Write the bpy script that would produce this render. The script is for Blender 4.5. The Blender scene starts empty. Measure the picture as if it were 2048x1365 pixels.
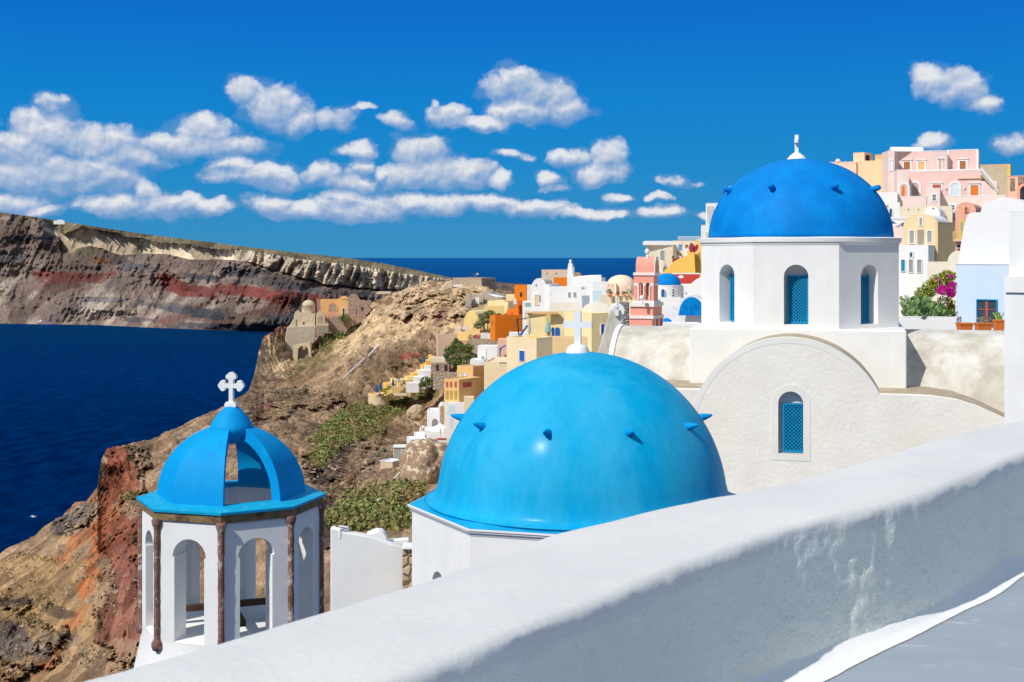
import bpy, math, random
import numpy as np
from mathutils import Vector, Matrix, geometry
R = math.radians
sc = bpy.context.scene
col = sc.collection
random.seed(7)
F = 2600.0; HY = 516.0                     # focal length and eye line, for sizing things from measured angles
SEA = -110.0

# ------------------------------------------------------------------ camera
cd = bpy.data.cameras.new('camera'); cam = bpy.data.objects.new('camera', cd); col.objects.link(cam)
cd.sensor_width = 36; cd.lens = 36*F/2048; cd.shift_y = -166.5/2048
cd.clip_start = 0.1; cd.clip_end = 2.0e6
cam.rotation_euler = (R(90), 0, 0); sc.camera = cam
cd.dof.use_dof = True; cd.dof.focus_distance = 34; cd.dof.aperture_fstop = 9

# ------------------------------------------------------------------ sun
SAZ, SEL = R(46), R(44)                    # the sun stands behind the viewer, to the left
SUN = Vector((-math.sin(SAZ)*math.cos(SEL), -math.cos(SAZ)*math.cos(SEL), math.sin(SEL)))
sd = bpy.data.lights.new('sun', 'SUN'); sd.energy = 4.1; sd.angle = R(0.53); sd.color = (1, .955, .88)
so = bpy.data.objects.new('sun', sd); col.objects.link(so)
so.rotation_euler = SUN.to_track_quat('Z', 'Y').to_euler(); so.location = (0, 0, 60)

# ------------------------------------------------------------------ sky
def W(nt, t, **k):
    n = nt.nodes.new(t)
    for a, b in k.items(): setattr(n, a, b)
    return n
def math_(nt, op, a, b=None, c=None, clamp=False):
    n = nt.nodes.new('ShaderNodeMath'); n.operation = op; n.use_clamp = clamp
    for i, v in enumerate((a, b, c)):
        if v is None: continue
        if isinstance(v, (int, float)): n.inputs[i].default_value = v
        else: nt.links.new(v, n.inputs[i])
    return n.outputs[0]
def vmath(nt, op, a, b=None):
    n = nt.nodes.new('ShaderNodeVectorMath'); n.operation = op
    for i, v in enumerate((a, b)):
        if v is None: continue
        if isinstance(v, tuple): n.inputs[i].default_value = v
        else: nt.links.new(v, n.inputs[i])
    return n.outputs['Value' if op in ('LENGTH', 'DOT_PRODUCT') else 'Vector']
def mixc(nt, f, a, b, mode='MIX'):
    n = nt.nodes.new('ShaderNodeMix'); n.data_type = 'RGBA'; n.blend_type = mode
    for s, v in ((n.inputs[0], f), (n.inputs[6], a), (n.inputs[7], b)):
        if isinstance(v, (int, float)): s.default_value = v
        elif isinstance(v, tuple): s.default_value = (*v, 1) if len(v) == 3 else v
        else: nt.links.new(v, s)
    return n.outputs[2]
def ramp(nt, f, stops, interp='LINEAR'):
    n = nt.nodes.new('ShaderNodeValToRGB'); n.color_ramp.interpolation = interp
    e = n.color_ramp.elements
    while len(e) < len(stops): e.new(0.5)
    for i, (p, c) in enumerate(stops):
        e[i].position = p; e[i].color = (*c, 1) if len(c) == 3 else c
    nt.links.new(f, n.inputs[0]); return n.outputs[0]
def noise(nt, vec, scale, detail=4, rough=.5, dist=0):
    n = nt.nodes.new('ShaderNodeTexNoise'); n.inputs['Scale'].default_value = scale
    n.inputs['Detail'].default_value = detail; n.inputs['Roughness'].default_value = rough
    n.inputs['Distortion'].default_value = dist
    if vec is not None: nt.links.new(vec, n.inputs['Vector'])
    return n.outputs['Fac']

wd = bpy.data.worlds.new('World'); sc.world = wd; wd.use_nodes = True
nt = wd.node_tree; nt.nodes.clear()
out = W(nt, 'ShaderNodeOutputWorld'); bg = W(nt, 'ShaderNodeBackground')
nt.links.new(bg.outputs[0], out.inputs[0])
sky = W(nt, 'ShaderNodeTexSky'); sky.sky_type = 'NISHITA'; sky.sun_disc = False
sky.sun_elevation = SEL; sky.sun_rotation = math.pi+SAZ; sky.altitude = 100
sky.dust_density = .3; sky.ozone_density = 3
tc = W(nt, 'ShaderNodeTexCoord'); gen = tc.outputs['Generated']
sx = W(nt, 'ShaderNodeSeparateXYZ'); nt.links.new(gen, sx.inputs[0])
X, Y, Z = sx.outputs
az = math_(nt, 'ARCTAN2', X, Y); el = math_(nt, 'ARCSINE', Z)
eln = math_(nt, 'MULTIPLY', el, 2/math.pi, clamp=True)
def elp(py): return math.atan((HY-py)/F)*2/math.pi
base = ramp(nt, eln, [(0, (.035, .275, .54)), (elp(430), (.02, .26, .565)), (elp(330), (.004, .245, .60)), (elp(200), (.0, .215, .62)),
                      (elp(20), (.0, .15, .60)), (.20, (.03, .19, .5)), (1, (.14, .24, .42))])
nis = mixc(nt, 1.0, sky.outputs[0], (.10, .10, .10), 'MULTIPLY')
skyc = mixc(nt, .02, base, nis)
# clouds: puffs given as (x, y, half width, half height, weight) of the view direction, roughened by noise
CL = [(90,262,80,34,1),(190,285,85,32,1),(30,300,80,34,1),(30,345,95,36,1),(150,345,140,34,.95),(250,315,90,24,.9),(410,262,66,28,1),(370,288,110,24,1),(470,290,62,20,.85),
 (490,185,36,24,.8),(545,210,70,40,1),(590,235,48,26,1),(680,232,40,22,.62),(113,206,38,17,.6),(790,242,32,18,.66),(730,212,22,8,.5),
 (520,352,110,28,.95),(470,332,56,20,1),(650,345,60,24,.85),(700,365,70,22,.85),(20,398,76,26,1),(80,415,50,16,1),(220,412,60,24,1),(290,388,44,24,1),(320,412,100,22,1),(420,420,50,14,.95),
 (540,405,50,18,1),(600,418,80,18,1),(720,412,110,27,1),(700,395,70,18,1),(850,412,110,22,1),(970,408,90,20,1),(1060,418,100,20,1),(1150,428,80,13,1),(1215,432,45,10,1),
 (845,300,62,36,1),(860,345,98,42,1),(800,350,50,36,1),(930,345,60,36,1),(995,362,34,19,1),(712,300,40,18,1),(725,332,26,18,1),(765,345,18,22,1),
 (1030,170,70,38,1),(1085,190,70,42,1),(1120,215,62,30,1),(1050,225,90,24,1),(960,240,90,15,1),(900,225,44,22,.9),(880,203,16,10,.7),
 (1222,312,42,32,1),(1205,345,58,28,1),(1130,312,44,20,.85),(1095,355,30,16,.85),(1105,375,30,10,.7),(1352,362,40,12,.72),(1235,400,22,9,.62),(1312,398,28,10,.8),(1325,428,48,14,.95),(1020,312,40,9,.55),(1410,437,22,9,.8),
 (1870,160,56,34,1),(1920,180,56,34,1),(1970,208,40,19,.95),(1853,280,36,18,.95),(2030,283,48,24,.9),(2090,300,50,30,.9)]
cu = W(nt, 'ShaderNodeCombineXYZ'); nt.links.new(az, cu.inputs[0]); nt.links.new(el, cu.inputs[1])
uv = vmath(nt, 'MULTIPLY', cu.outputs[0], (F, F, 1))
nz1 = W(nt, 'ShaderNodeTexNoise'); nz1.inputs['Scale'].default_value = .012; nz1.inputs['Detail'].default_value = 5; nz1.inputs['Roughness'].default_value = .5
nt.links.new(uv, nz1.inputs['Vector'])
warp = vmath(nt, 'MULTIPLY', vmath(nt, 'SUBTRACT', nz1.outputs['Color'], (.5, .5, .5)), (92, 56, 0))
uvw = vmath(nt, 'ADD', uv, warp)
def puffs(src):
    c = None
    for k_, (px, py, rx, ry, w) in enumerate(CL):
        if k_ < 13 or 21 < k_ < 29: ry = ry*1.18
        t = math.atan((px-1024)/F); e = math.atan((HY-py)/F*math.cos(t))
        p = vmath(nt, 'MULTIPLY', vmath(nt, 'SUBTRACT', src, (t*F, e*F, 0)), (1/(rx*1.06), 1/(ry*1.06), 0))
        f = math_(nt, 'MULTIPLY_ADD', vmath(nt, 'DOT_PRODUCT', p, p), -w, w)
        c = f if c is None else math_(nt, 'SMOOTH_MAX', c, f, .12)
    return c
cur = puffs(uvw); up = puffs(vmath(nt, 'ADD', uvw, (-6, 15, 0)))
n2 = noise(nt, uv, .022, 10, .56); n2b = noise(nt, vmath(nt, 'ADD', uv, (-5, 9, 0)), .021, 4, .5); n2c = noise(nt, uv, .021, 4, .5)
dens = math_(nt, 'ADD', cur, math_(nt, 'MULTIPLY_ADD', n2, 2.6, -1.30))
front = math_(nt, 'GREATER_THAN', Y, .25)
lowel = math_(nt, 'LESS_THAN', el, .22)
fm = math_(nt, 'MULTIPLY', front, lowel)
mask = ramp(nt, dens, [(0.0, (0, 0, 0)), (.15, (.20, .20, .20)), (.38, (.66, .66, .66)), (.75, (1, 1, 1))], 'LINEAR')
nlow = noise(nt, vmath(nt, 'MULTIPLY', uv, (.6, 1, 1)), .016, 7, .6)
veil = math_(nt, 'ADD', math_(nt, 'MAXIMUM', cur, -1.6), math_(nt, 'MULTIPLY_ADD', nlow, 3.6, -1.55))
veil = math_(nt, 'MULTIPLY', ramp(nt, veil, [(.0, (0, 0, 0)), (.45, (.30, .30, .30)), (1, (.55, .55, .55))]), fm)
mask = math_(nt, 'MULTIPLY', mask, fm)
relief = math_(nt, 'SUBTRACT', n2c, n2b)
upd = math_(nt, 'SUBTRACT', math_(nt, 'MAXIMUM', cur, -.4), math_(nt, 'MAXIMUM', up, -.6))
sh = math_(nt, 'MULTIPLY_ADD', upd, .9, .40)
sh = math_(nt, 'ADD', sh, math_(nt, 'MULTIPLY', relief, 1.9))
ccol = ramp(nt, sh, [(.05, (.20, .36, .63)), (.35, (.36, .48, .68)), (.65, (.56, .62, .75)), (.95, (.77, .80, .84))])
# unseen cumulus added beside, above and behind the view, to whiten the fill light
g2 = noise(nt, gen, 3.2, 6, .6)
m2 = ramp(nt, g2, [(.46, (0, 0, 0)), (.58, (1, 1, 1))])
m2 = math_(nt, 'MULTIPLY', m2, math_(nt, 'SUBTRACT', 1, fm))
m2 = math_(nt, 'MULTIPLY', m2, math_(nt, 'GREATER_THAN', el, .02))
m2 = math_(nt, 'MULTIPLY', m2, math_(nt, 'SUBTRACT', 1, math_(nt, 'MULTIPLY', math_(nt, 'GREATER_THAN', Y, .25), math_(nt, 'LESS_THAN', el, .40))))
c1 = mixc(nt, m2, skyc, (.62, .60, .57))
fin = mixc(nt, mask, mixc(nt, veil, c1, (.21, .36, .62)), ccol)
nt.links.new(fin, bg.inputs[0]); bg.inputs[1].default_value = 1.0
wd.cycles.sampling_method = 'MANUAL'; wd.cycles.sample_map_resolution = 256

sc.view_settings.view_transform = 'Standard'; sc.view_settings.look = 'None'
sc.view_settings.exposure = 0.0; sc.view_settings.gamma = 1
sc.cycles.max_bounces = 8; sc.cycles.diffuse_bounces = 5; sc.cycles.glossy_bounces = 2
sc.cycles.transmission_bounces = 2; sc.cycles.caustics_reflective = False; sc.cycles.caustics_refractive = False

# ------------------------------------------------------------------ materials
MT = {}
def pmat(name, c, rough=.8, var=.12, vs=1.5, bump=0.0, bs=12, c2=None, c2s=1.2, c2lo=.5, c2hi=.65, spec=.3, coat=0, bumpd=.02, stretch=None, tint=None, cr=.08):
    if name in MT: return MT[name]
    m = bpy.data.materials.new(name); m.use_nodes = True; n = m.node_tree
    b = n.nodes['Principled BSDF']; b.inputs['Roughness'].default_value = rough
    b.inputs['Specular IOR Level'].default_value = spec
    b.inputs['Coat Weight'].default_value = coat; b.inputs['Coat Roughness'].default_value = cr
    t = n.nodes.new('ShaderNodeTexCoord'); v = t.outputs['Object']
    if stretch: v = vmath(n, 'MULTIPLY', v, stretch)
    f = noise(n, v, vs, 6, .6)
    cc = ramp(n, f, [(.3, tuple(x*(1-var) for x in c)), (.7, tuple(min(1, x*(1+var)) for x in c))])
    if c2:
        g = noise(n, v, c2s, 8, .65)
        cc = mixc(n, ramp(n, g, [(c2lo, (0, 0, 0)), (c2hi, (1, 1, 1))]), cc, c2)
    n.links.new(cc, b.inputs['Base Color'])
    if name.endswith('paint'):
        st = noise(n, vmath(n, 'MULTIPLY', t.outputs['Object'], (9, 9, .7)), 1.0, 5, .6)
        cc = mixc(n, 1.0, cc, ramp(n, st, [(.32, (.90, .92, .94)), (.5, (1, 1, 1)), (.75, (1.0, 1.05, 1.03))]), 'MULTIPLY')
        sc_ = noise(n, t.outputs['Object'], 14, 6, .7); cc = mixc(n, ramp(n, sc_, [(.70, (0, 0, 0)), (.76, (.35, .35, .35))]), cc, (.30, .55, .70))
        n.links.new(cc, b.inputs['Base Color'])
        n.links.new(math_(n, 'MULTIPLY_ADD', st, .3, rough-.12), b.inputs['Roughness'])
    if name == 'white plaster':
        t2 = noise(n, vmath(n, 'MULTIPLY', t.outputs['Object'], (2.2, 2.2, .5)), 1.0, 6, .65)
        cc = mixc(n, 1.0, cc, ramp(n, t2, [(.30, (.955, .95, .935)), (.55, (1, 1, 1))]), 'MULTIPLY'); n.links.new(cc, b.inputs['Base Color'])
    if bump:
        h = noise(n, v, bs, 6, .6); bn = n.nodes.new('ShaderNodeBump')
        bn.inputs['Strength'].default_value = bump; bn.inputs['Distance'].default_value = bumpd
        n.links.new(h, bn.inputs['Height']); n.links.new(bn.outputs[0], b.inputs['Normal'])
    MT[name] = m; return m
def stone_mat(name, c, c2, mortar, scale=2.0):
    if name in MT: return MT[name]
    m = bpy.data.materials.new(name); m.use_nodes = True; n = m.node_tree
    b = n.nodes['Principled BSDF']; b.inputs['Roughness'].default_value = .9; b.inputs['Specular IOR Level'].default_value = .2
    t = n.nodes.new('ShaderNodeTexCoord'); v = t.outputs['Object']
    vo = n.nodes.new('ShaderNodeTexVoronoi'); vo.inputs['Scale'].default_value = scale; n.links.new(v, vo.inputs['Vector'])
    ed = n.nodes.new('ShaderNodeTexVoronoi'); ed.feature = 'DISTANCE_TO_EDGE'; ed.inputs['Scale'].default_value = scale; n.links.new(v, ed.inputs['Vector'])
    hs = n.nodes.new('ShaderNodeSeparateColor'); n.links.new(vo.outputs['Color'], hs.inputs[0])
    cc = mixc(n, hs.outputs[0], c, c2)
    cc = mixc(n, ramp(n, ed.outputs[0], [(.02, (1, 1, 1)), (.09, (0, 0, 0))]), cc, mortar)
    f = noise(n, v, scale*1.5, 6, .6); cc = mixc(n, .35, cc, ramp(n, f, [(.3, (.25, .2, .17)), (.7, (.6, .52, .42))]))
    n.links.new(cc, b.inputs['Base Color'])
    bn = n.nodes.new('ShaderNodeBump'); bn.inputs['Strength'].default_value = .8; bn.inputs['Distance'].default_value = .1
    n.links.new(ramp(n, ed.outputs[0], [(0, (0, 0, 0)), (.2, (1, 1, 1))]), bn.inputs['Height']); n.links.new(bn.outputs[0], b.inputs['Normal'])
    MT[name] = m; return m
def noise_c(nt, vec, scale):
    n = nt.nodes.new('ShaderNodeTexNoise'); n.inputs['Scale'].default_value = scale; n.inputs['Detail'].default_value = 4; nt.links.new(vec, n.inputs['Vector'])
    return n.outputs['Color']
def vcol_mat(name, nscale, bump, bd, rough=.95, var=.5):
    m = bpy.data.materials.new(name); m.use_nodes = True; n = m.node_tree
    b = n.nodes['Principled BSDF']; b.inputs['Roughness'].default_value = rough; b.inputs['Specular IOR Level'].default_value = .1
    a = n.nodes.new('ShaderNodeAttribute'); a.attribute_name = 'geology_or_lift'
    t = n.nodes.new('ShaderNodeTexCoord'); v = vmath(n, 'MULTIPLY', t.outputs['Object'], (1, .22, 1))
    f = noise(n, v, nscale, 8, .7)
    cc = mixc(n, 1.0, a.outputs['Color'], ramp(n, f, [(.3, (1-var,)*3), (.5, (1, 1, 1)), (.7, (1+var*.6,)*3)]), 'MULTIPLY')
    wv = vmath(n, 'ADD', v, vmath(n, 'MULTIPLY', noise_c(n, v, nscale*.8), (2.2/nscale*.5,)*3))
    vo = n.nodes.new('ShaderNodeTexVoronoi'); vo.inputs['Scale'].default_value = nscale*.55; n.links.new(wv, vo.inputs['Vector'])
    sp = n.nodes.new('ShaderNodeSeparateColor'); n.links.new(vo.outputs['Color'], sp.inputs[0])
    cc = mixc(n, 1.0, cc, ramp(n, sp.outputs[0], [(0, (.62, .60, .58)), (.5, (.98, .98, .98)), (1, (1.38, 1.36, 1.33))]), 'MULTIPLY')
    ve = n.nodes.new('ShaderNodeTexVoronoi'); ve.feature = 'DISTANCE_TO_EDGE'; ve.inputs['Scale'].default_value = nscale*.55; n.links.new(wv, ve.inputs['Vector'])
    crk = ramp(n, ve.outputs[0], [(0, (0, 0, 0)), (.25, (1, 1, 1))])
    n.links.new(cc, b.inputs['Base Color'])
    bn = n.nodes.new('ShaderNodeBump'); bn.inputs['Strength'].default_value = bump; bn.inputs['Distance'].default_value = bd
    n.links.new(math_(n, 'MULTIPLY_ADD', crk, .7, noise(n, v, nscale*1.3, 8, .7)), bn.inputs['Height']); n.links.new(bn.outputs[0], b.inputs['Normal'])
    MT[name] = m; return m

plaster = pmat('white plaster', (.80, .80, .78), .85, .04, 1.1, .25, 9, bumpd=.012)
plaster_far = pmat('far white plaster', (.80, .80, .79), .9, .05, .35)
creamtex = pmat('rough cream render', (.82, .785, .71), .95, .05, 1.2, .5, 9, c2=(.81, .74, .63), c2s=.35, c2lo=.5, c2hi=.8, bumpd=.03)
weather = pmat('weathered vault plaster', (.52, .48, .40), .9, .22, 1.6, .4, 12, c2=(.70, .69, .65), c2s=1.3, c2lo=.42, c2hi=.68, bumpd=.02, stretch=(1, 1, .45))
roofbrown = pmat('dusty roof', (.40, .33, .23), .95, .2, 1.5, .4, 14, c2=(.6, .55, .45), c2s=2.5, c2lo=.52, c2hi=.7)
cyan = pmat('glossy cyan paint', (.0, .34, .63), .6, .10, .55, .08, 3, c2=(.04, .41, .66), c2s=.8, c2lo=.40, c2hi=.72, stretch=(1, 1, .35), spec=.06, coat=.07, cr=.22, bumpd=.03)
cyan2 = pmat('satin cyan paint', (.0, .28, .64), .6, .08, 1.0, .1, 6, c2=(.0, .34, .66), c2s=1.1, c2lo=.5, c2hi=.7, spec=.12, bumpd=.02)
cobalt = pmat('matt cobalt paint', (.0, .20, .60), .6, .14, .8, .12, 5, c2=(.0, .26, .66), c2s=.8, c2lo=.5, c2hi=.68, spec=.1, bumpd=.02)
cyantile = pmat('worn cyan paint', (.0, .36, .62), .6, .12, 2.5, .2, 20, c2=(.10, .46, .64), c2s=4, c2lo=.56, c2hi=.72, bumpd=.01)
shutterblue = pmat('shutter blue', (.0, .24, .48), .5, .12, 6)
darkmat = pmat('dark interior', (.03, .035, .04), .9, .1)
redstone = pmat('red brown stone', (.25, .13, .10), .95, .4, 5, .9, 24, c2=(.52, .44, .36), c2s=6, c2lo=.56, c2hi=.62, bumpd=.03)
ochstone = pmat('ochre cornice stone', (.25, .17, .08), .9, .35, 6, .6, 30, c2=(.13, .08, .04), c2s=5, c2lo=.5, c2hi=.6, bumpd=.015)
greyfloor = pmat('grey painted floor', (.31, .355, .41), .8, .07, 1.5, .15, 25, c2=(.46, .5, .54), c2s=5, c2lo=.60, c2hi=.70, bumpd=.01, stretch=(1, 3, 1))
parapetm = pmat('thick whitewash', (.67, .67, .65), .75, .05, 1.3, .3, 20, bumpd=.008)
_n = parapetm.node_tree; _b = _n.nodes['Principled BSDF']; _l = _b.inputs['Base Color'].links[0].from_socket
_a = _n.nodes.new('ShaderNodeAttribute'); _a.attribute_name = 'geology_or_lift'
_s = _n.nodes.new('ShaderNodeSeparateColor'); _n.links.new(_a.outputs['Color'], _s.inputs[0])
_f = math_(_n, 'MULTIPLY_ADD', _s.outputs[1], 5.0, -4.85, clamp=True); _t = _n.nodes.new('ShaderNodeTexCoord')
_h = math_(_n, 'ADD', noise(_n, _t.outputs['Object'], 22, 6, .6), math_(_n, 'MULTIPLY', noise(_n, _t.outputs['Object'], 75, 3, .5), .35))
_u = _n.nodes.new('ShaderNodeBump'); _u.inputs['Distance'].default_value = .022; _n.links.new(_f, _u.inputs['Strength']); _n.links.new(_h, _u.inputs['Height']); _n.links.new(_u.outputs[0], _b.inputs['Normal'])
_n.links.new(mixc(_n, 1.0, _l, _a.outputs['Color'], 'MULTIPLY'), _b.inputs['Base Color'])
whitestripe = pmat('whitewash band', (.84, .84, .82), .8, .03, 5, .5, 30, bumpd=.006)

# ------------------------------------------------------------------ objects
def tag(o, label=None, cat=None, group=None, kind=None):
    for k, v in (('label', label), ('category', cat), ('group', group), ('kind', kind)):
        if v: o[k] = v
    return o
def P(px, py, D): return Vector(((px-1024)/F*D, D, (HY-py)/F*D))
def thing(name, label, cat, loc, group=None):
    o = bpy.data.objects.new(name, None); o.empty_display_size = .3; col.objects.link(o)
    o.location = loc; return tag(o, label, cat, group)
def rootloc(o):
    v = Vector(o.location)
    while o.parent: o = o.parent; v += Vector(o.location)
    return v
def frame_u(a): return Vector((math.cos(a), math.sin(a), 0)), Vector((-math.sin(a), math.cos(a), 0))
class MB:
    def __init__(s): s.v = []; s.f = []
    def add(s, vs, fs):
        k = len(s.v); s.v += [Vector(v) for v in vs]; s.f += [tuple(i+k for i in f) for f in fs]
        return s
    def box(s, o, U, V, Wd):                       # o corner, three edge vectors
        o, U, V, Wd = map(Vector, (o, U, V, Wd))
        p = [o, o+U, o+U+V, o+V]; p += [q+Wd for q in p]
        return s.add(p, [(3, 2, 1, 0), (4, 5, 6, 7), (0, 1, 5, 4), (1, 2, 6, 5), (2, 3, 7, 6), (3, 0, 4, 7)])
    def abox(s, x0, x1, y0, y1, z0, z1): return s.box((x0, y0, z0), (x1-x0, 0, 0), (0, y1-y0, 0), (0, 0, z1-z0))
    def prism(s, prof, o, U, V, Wd, holes=()):     # closed 2D outline (with holes) in plane o+u*U+v*V, pushed by Wd
        o, U, V, Wd = map(Vector, (o, U, V, Wd))
        loops = [list(prof)]+[list(h) for h in holes]
        tris = geometry.tessellate_polygon([[Vector((a, b, 0)) for a, b in l] for l in loops])
        flat = [q for l in loops for q in l]; n = len(flat)
        vs = [o+U*a+V*b for a, b in flat]; vs += [v+Wd for v in vs]
        fs = [tuple(t) for t in tris]+[tuple(i+n for i in reversed(t)) for t in tris]
        k = 0
        for l in loops:
            m = len(l)
            fs += [(k+i, k+(i+1) % m, k+(i+1) % m+n, k+i+n) for i in range(m)]; k += m
        return s.add(vs, fs)
    def lathe(s, c, prof, n=32, a0=0, close=True):  # prof: (r, z)
        c = Vector(c); vs = []; fs = []
        for r, z in prof:
            for i in range(n):
                a = a0+2*math.pi*i/n; vs.append(c+Vector((r*math.sin(a), -r*math.cos(a), z)))
        for j in range(len(prof)-1):
            for i in range(n): fs.append((j*n+i, j*n+(i+1) % n, (j+1)*n+(i+1) % n, (j+1)*n+i))
        if close: fs.append(tuple(range((len(prof)-1)*n, len(prof)*n))); fs.append(tuple(reversed(range(n))))
        return s.add(vs, fs)
    def tube(s, a, b, r0, r1=None, n=8):
        a, b = Vector(a), Vector(b); r1 = r0 if r1 is None else r1
        q = (b-a).to_track_quat('Z', 'Y'); vs = []
        for p, r in ((a, r0), (b, r1)):
            for i in range(n):
                t = 2*math.pi*i/n; vs.append(p+q @ Vector((r*math.cos(t), r*math.sin(t), 0)))
        fs = [(i, (i+1) % n, (i+1) % n+n, i+n) for i in range(n)]+[tuple(reversed(range(n))), tuple(range(n, 2*n))]
        return s.add(vs, fs)
    def dome(s, c, r, h, n=32, m=12, lo=0.0):
        return s.lathe(c, [(max(r*math.cos(t), .001), h*math.sin(t)) for t in [lo+(math.pi/2-lo)*j/m for j in range(m+1)]], n)
def obj(name, mb, mat, parent=None, smooth=False, bevel=0, label=None):
    off = rootloc(parent) if parent else Vector((0, 0, 0))
    me = bpy.data.meshes.new(name); me.from_pydata([tuple(v-off) for v in mb.v], [], mb.f)
    import bmesh
    bm = bmesh.new(); bm.from_mesh(me); bmesh.ops.recalc_face_normals(bm, faces=bm.faces); bm.to_mesh(me); bm.free()
    me.materials.append(mat)
    o = bpy.data.objects.new(name, me); col.objects.link(o)
    if parent: o.parent = parent
    if smooth:
        me.polygons.foreach_set('use_smooth', [True]*len(me.polygons))
        if smooth != True: me.set_sharp_from_angle(angle=R(smooth))
    if bevel:
        b = o.modifiers.new('bevel', 'BEVEL'); b.width = bevel; b.segments = 3; b.limit_method = 'ANGLE'; b.angle_limit = R(50)
        b.harden_normals = True
        me.polygons.foreach_set('use_smooth', [True]*len(me.polygons)); me.set_sharp_from_angle(angle=R(180)) if False else None
        
    if label: o['label'] = label
    return o
def arch(w, h, r=None, n=14, u0=0, v0=0, step=0):   # jamb half width w, springing h, semicircle; optional impost step
    r = r or w; p = [(-w, 0), (w, 0), (w, h)]
    if step: p.append((r, h))
    p += [(r*math.cos(t), h+r*math.sin(t)) for t in [math.pi*i/n for i in range(1, n)]]
    if step: p.append((-r, h))
    else: pass
    p.append((-w, h))
    if not step: p = [(-w, 0), (w, 0)]+[(w*math.cos(t), h+r*math.sin(t)) for t in [math.pi*i/n for i in range(0, n+1)]]
    return [(a+u0, b+v0) for a, b in p]

# ------------------------------------------------------------------ numpy noise for the ground
def h3(ix, iy, iz, seed):
    n = (ix.astype(np.int64)*374761393+iy.astype(np.int64)*668265263+iz.astype(np.int64)*2147483647*3+seed*1274126177) & 0xffffffff
    n = ((n ^ (n >> 13))*1274126177) & 0xffffffff; n = ((n ^ (n >> 16))*2246822519) & 0xffffffff
    return ((n ^ (n >> 15)) & 0xffff)/65535.0
def vn(x, y, z, seed=0):
    ix, iy, iz = np.floor(x), np.floor(y), np.floor(z); fx, fy, fz = x-ix, y-iy, z-iz
    fx, fy, fz = [t*t*t*(t*(6*t-15)+10) for t in (fx, fy, fz)]
    r = 0
    for a in (0, 1):
        for b in (0, 1):
            for c in (0, 1):
                w = (fx if a else 1-fx)*(fy if b else 1-fy)*(fz if c else 1-fz)
                r = r+w*h3(ix+a, iy+b, iz+c, seed)
    return r
def fbm(x, y, z, oct=5, seed=0, gain=.5, ridged=False):
    r = 0; a = 1; s = 0
    for i in range(oct):
        n = vn(x, y, z, seed+i)
        if ridged: n = 1-np.abs(2*n-1)
        r = r+a*n; s += a; a *= gain; x, y, z = x*2.03+17.1, y*2.03+5.3, z*2.03+9.7
    return r/s
def rbf(pts, qx, qy, sc=(1, 1)):                    # thin-plate interpolation of the third column
    p = np.array(pts, float); x, y, v = p[:, 0]*sc[0], p[:, 1]*sc[1], p[:, 2]
    def phi(r2): return .5*r2*np.log(r2+1e-9)
    A = phi((x[:, None]-x)**2+(y[:, None]-y)**2)+np.eye(len(x))*1e-3
    Pm = np.stack([np.ones_like(x), x, y], 1)
    M = np.block([[A, Pm], [Pm.T, np.zeros((3, 3))]]); w = np.linalg.solve(M, np.r_[v, 0, 0, 0])
    qx = qx*sc[0]; qy = qy*sc[1]; r = w[-3]+w[-2]*qx+w[-1]*qy
    for i in range(len(x)): r = r+w[i]*phi((qx-x[i])**2+(qy-y[i])**2)
    return r
def grid_mesh(name, X, Y, Z, C, mat, kind='structure'):
    n, m = X.shape; me = bpy.data.meshes.new(name)
    vs = np.stack([X, Y, Z], -1).reshape(-1, 3)
    idx = np.arange(n*m).reshape(n, m)
    q = np.stack([idx[:-1, :-1], idx[1:, :-1], idx[1:, 1:], idx[:-1, 1:]], -1).reshape(-1, 4)
    me.vertices.add(len(vs)); me.vertices.foreach_set('co', vs.ravel())
    me.loops.add(q.size); me.loops.foreach_set('vertex_index', q.ravel().astype(np.int32))
    me.polygons.add(len(q)); me.polygons.foreach_set('loop_start', np.arange(0, q.size, 4, dtype=np.int32))
    me.polygons.foreach_set('use_smooth', np.ones(len(q), bool)); me.update(calc_edges=True); me.validate()
    a = me.color_attributes.new('geology_or_lift', 'FLOAT_COLOR', 'POINT')
    a.data.foreach_set('color', np.concatenate([C, np.ones((*C.shape[:2], 1))], -1).reshape(-1).astype(np.float32))
    me.materials.append(mat); o = bpy.data.objects.new(name, me); col.objects.link(o)
    if kind: o['kind'] = kind
    return o
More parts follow.
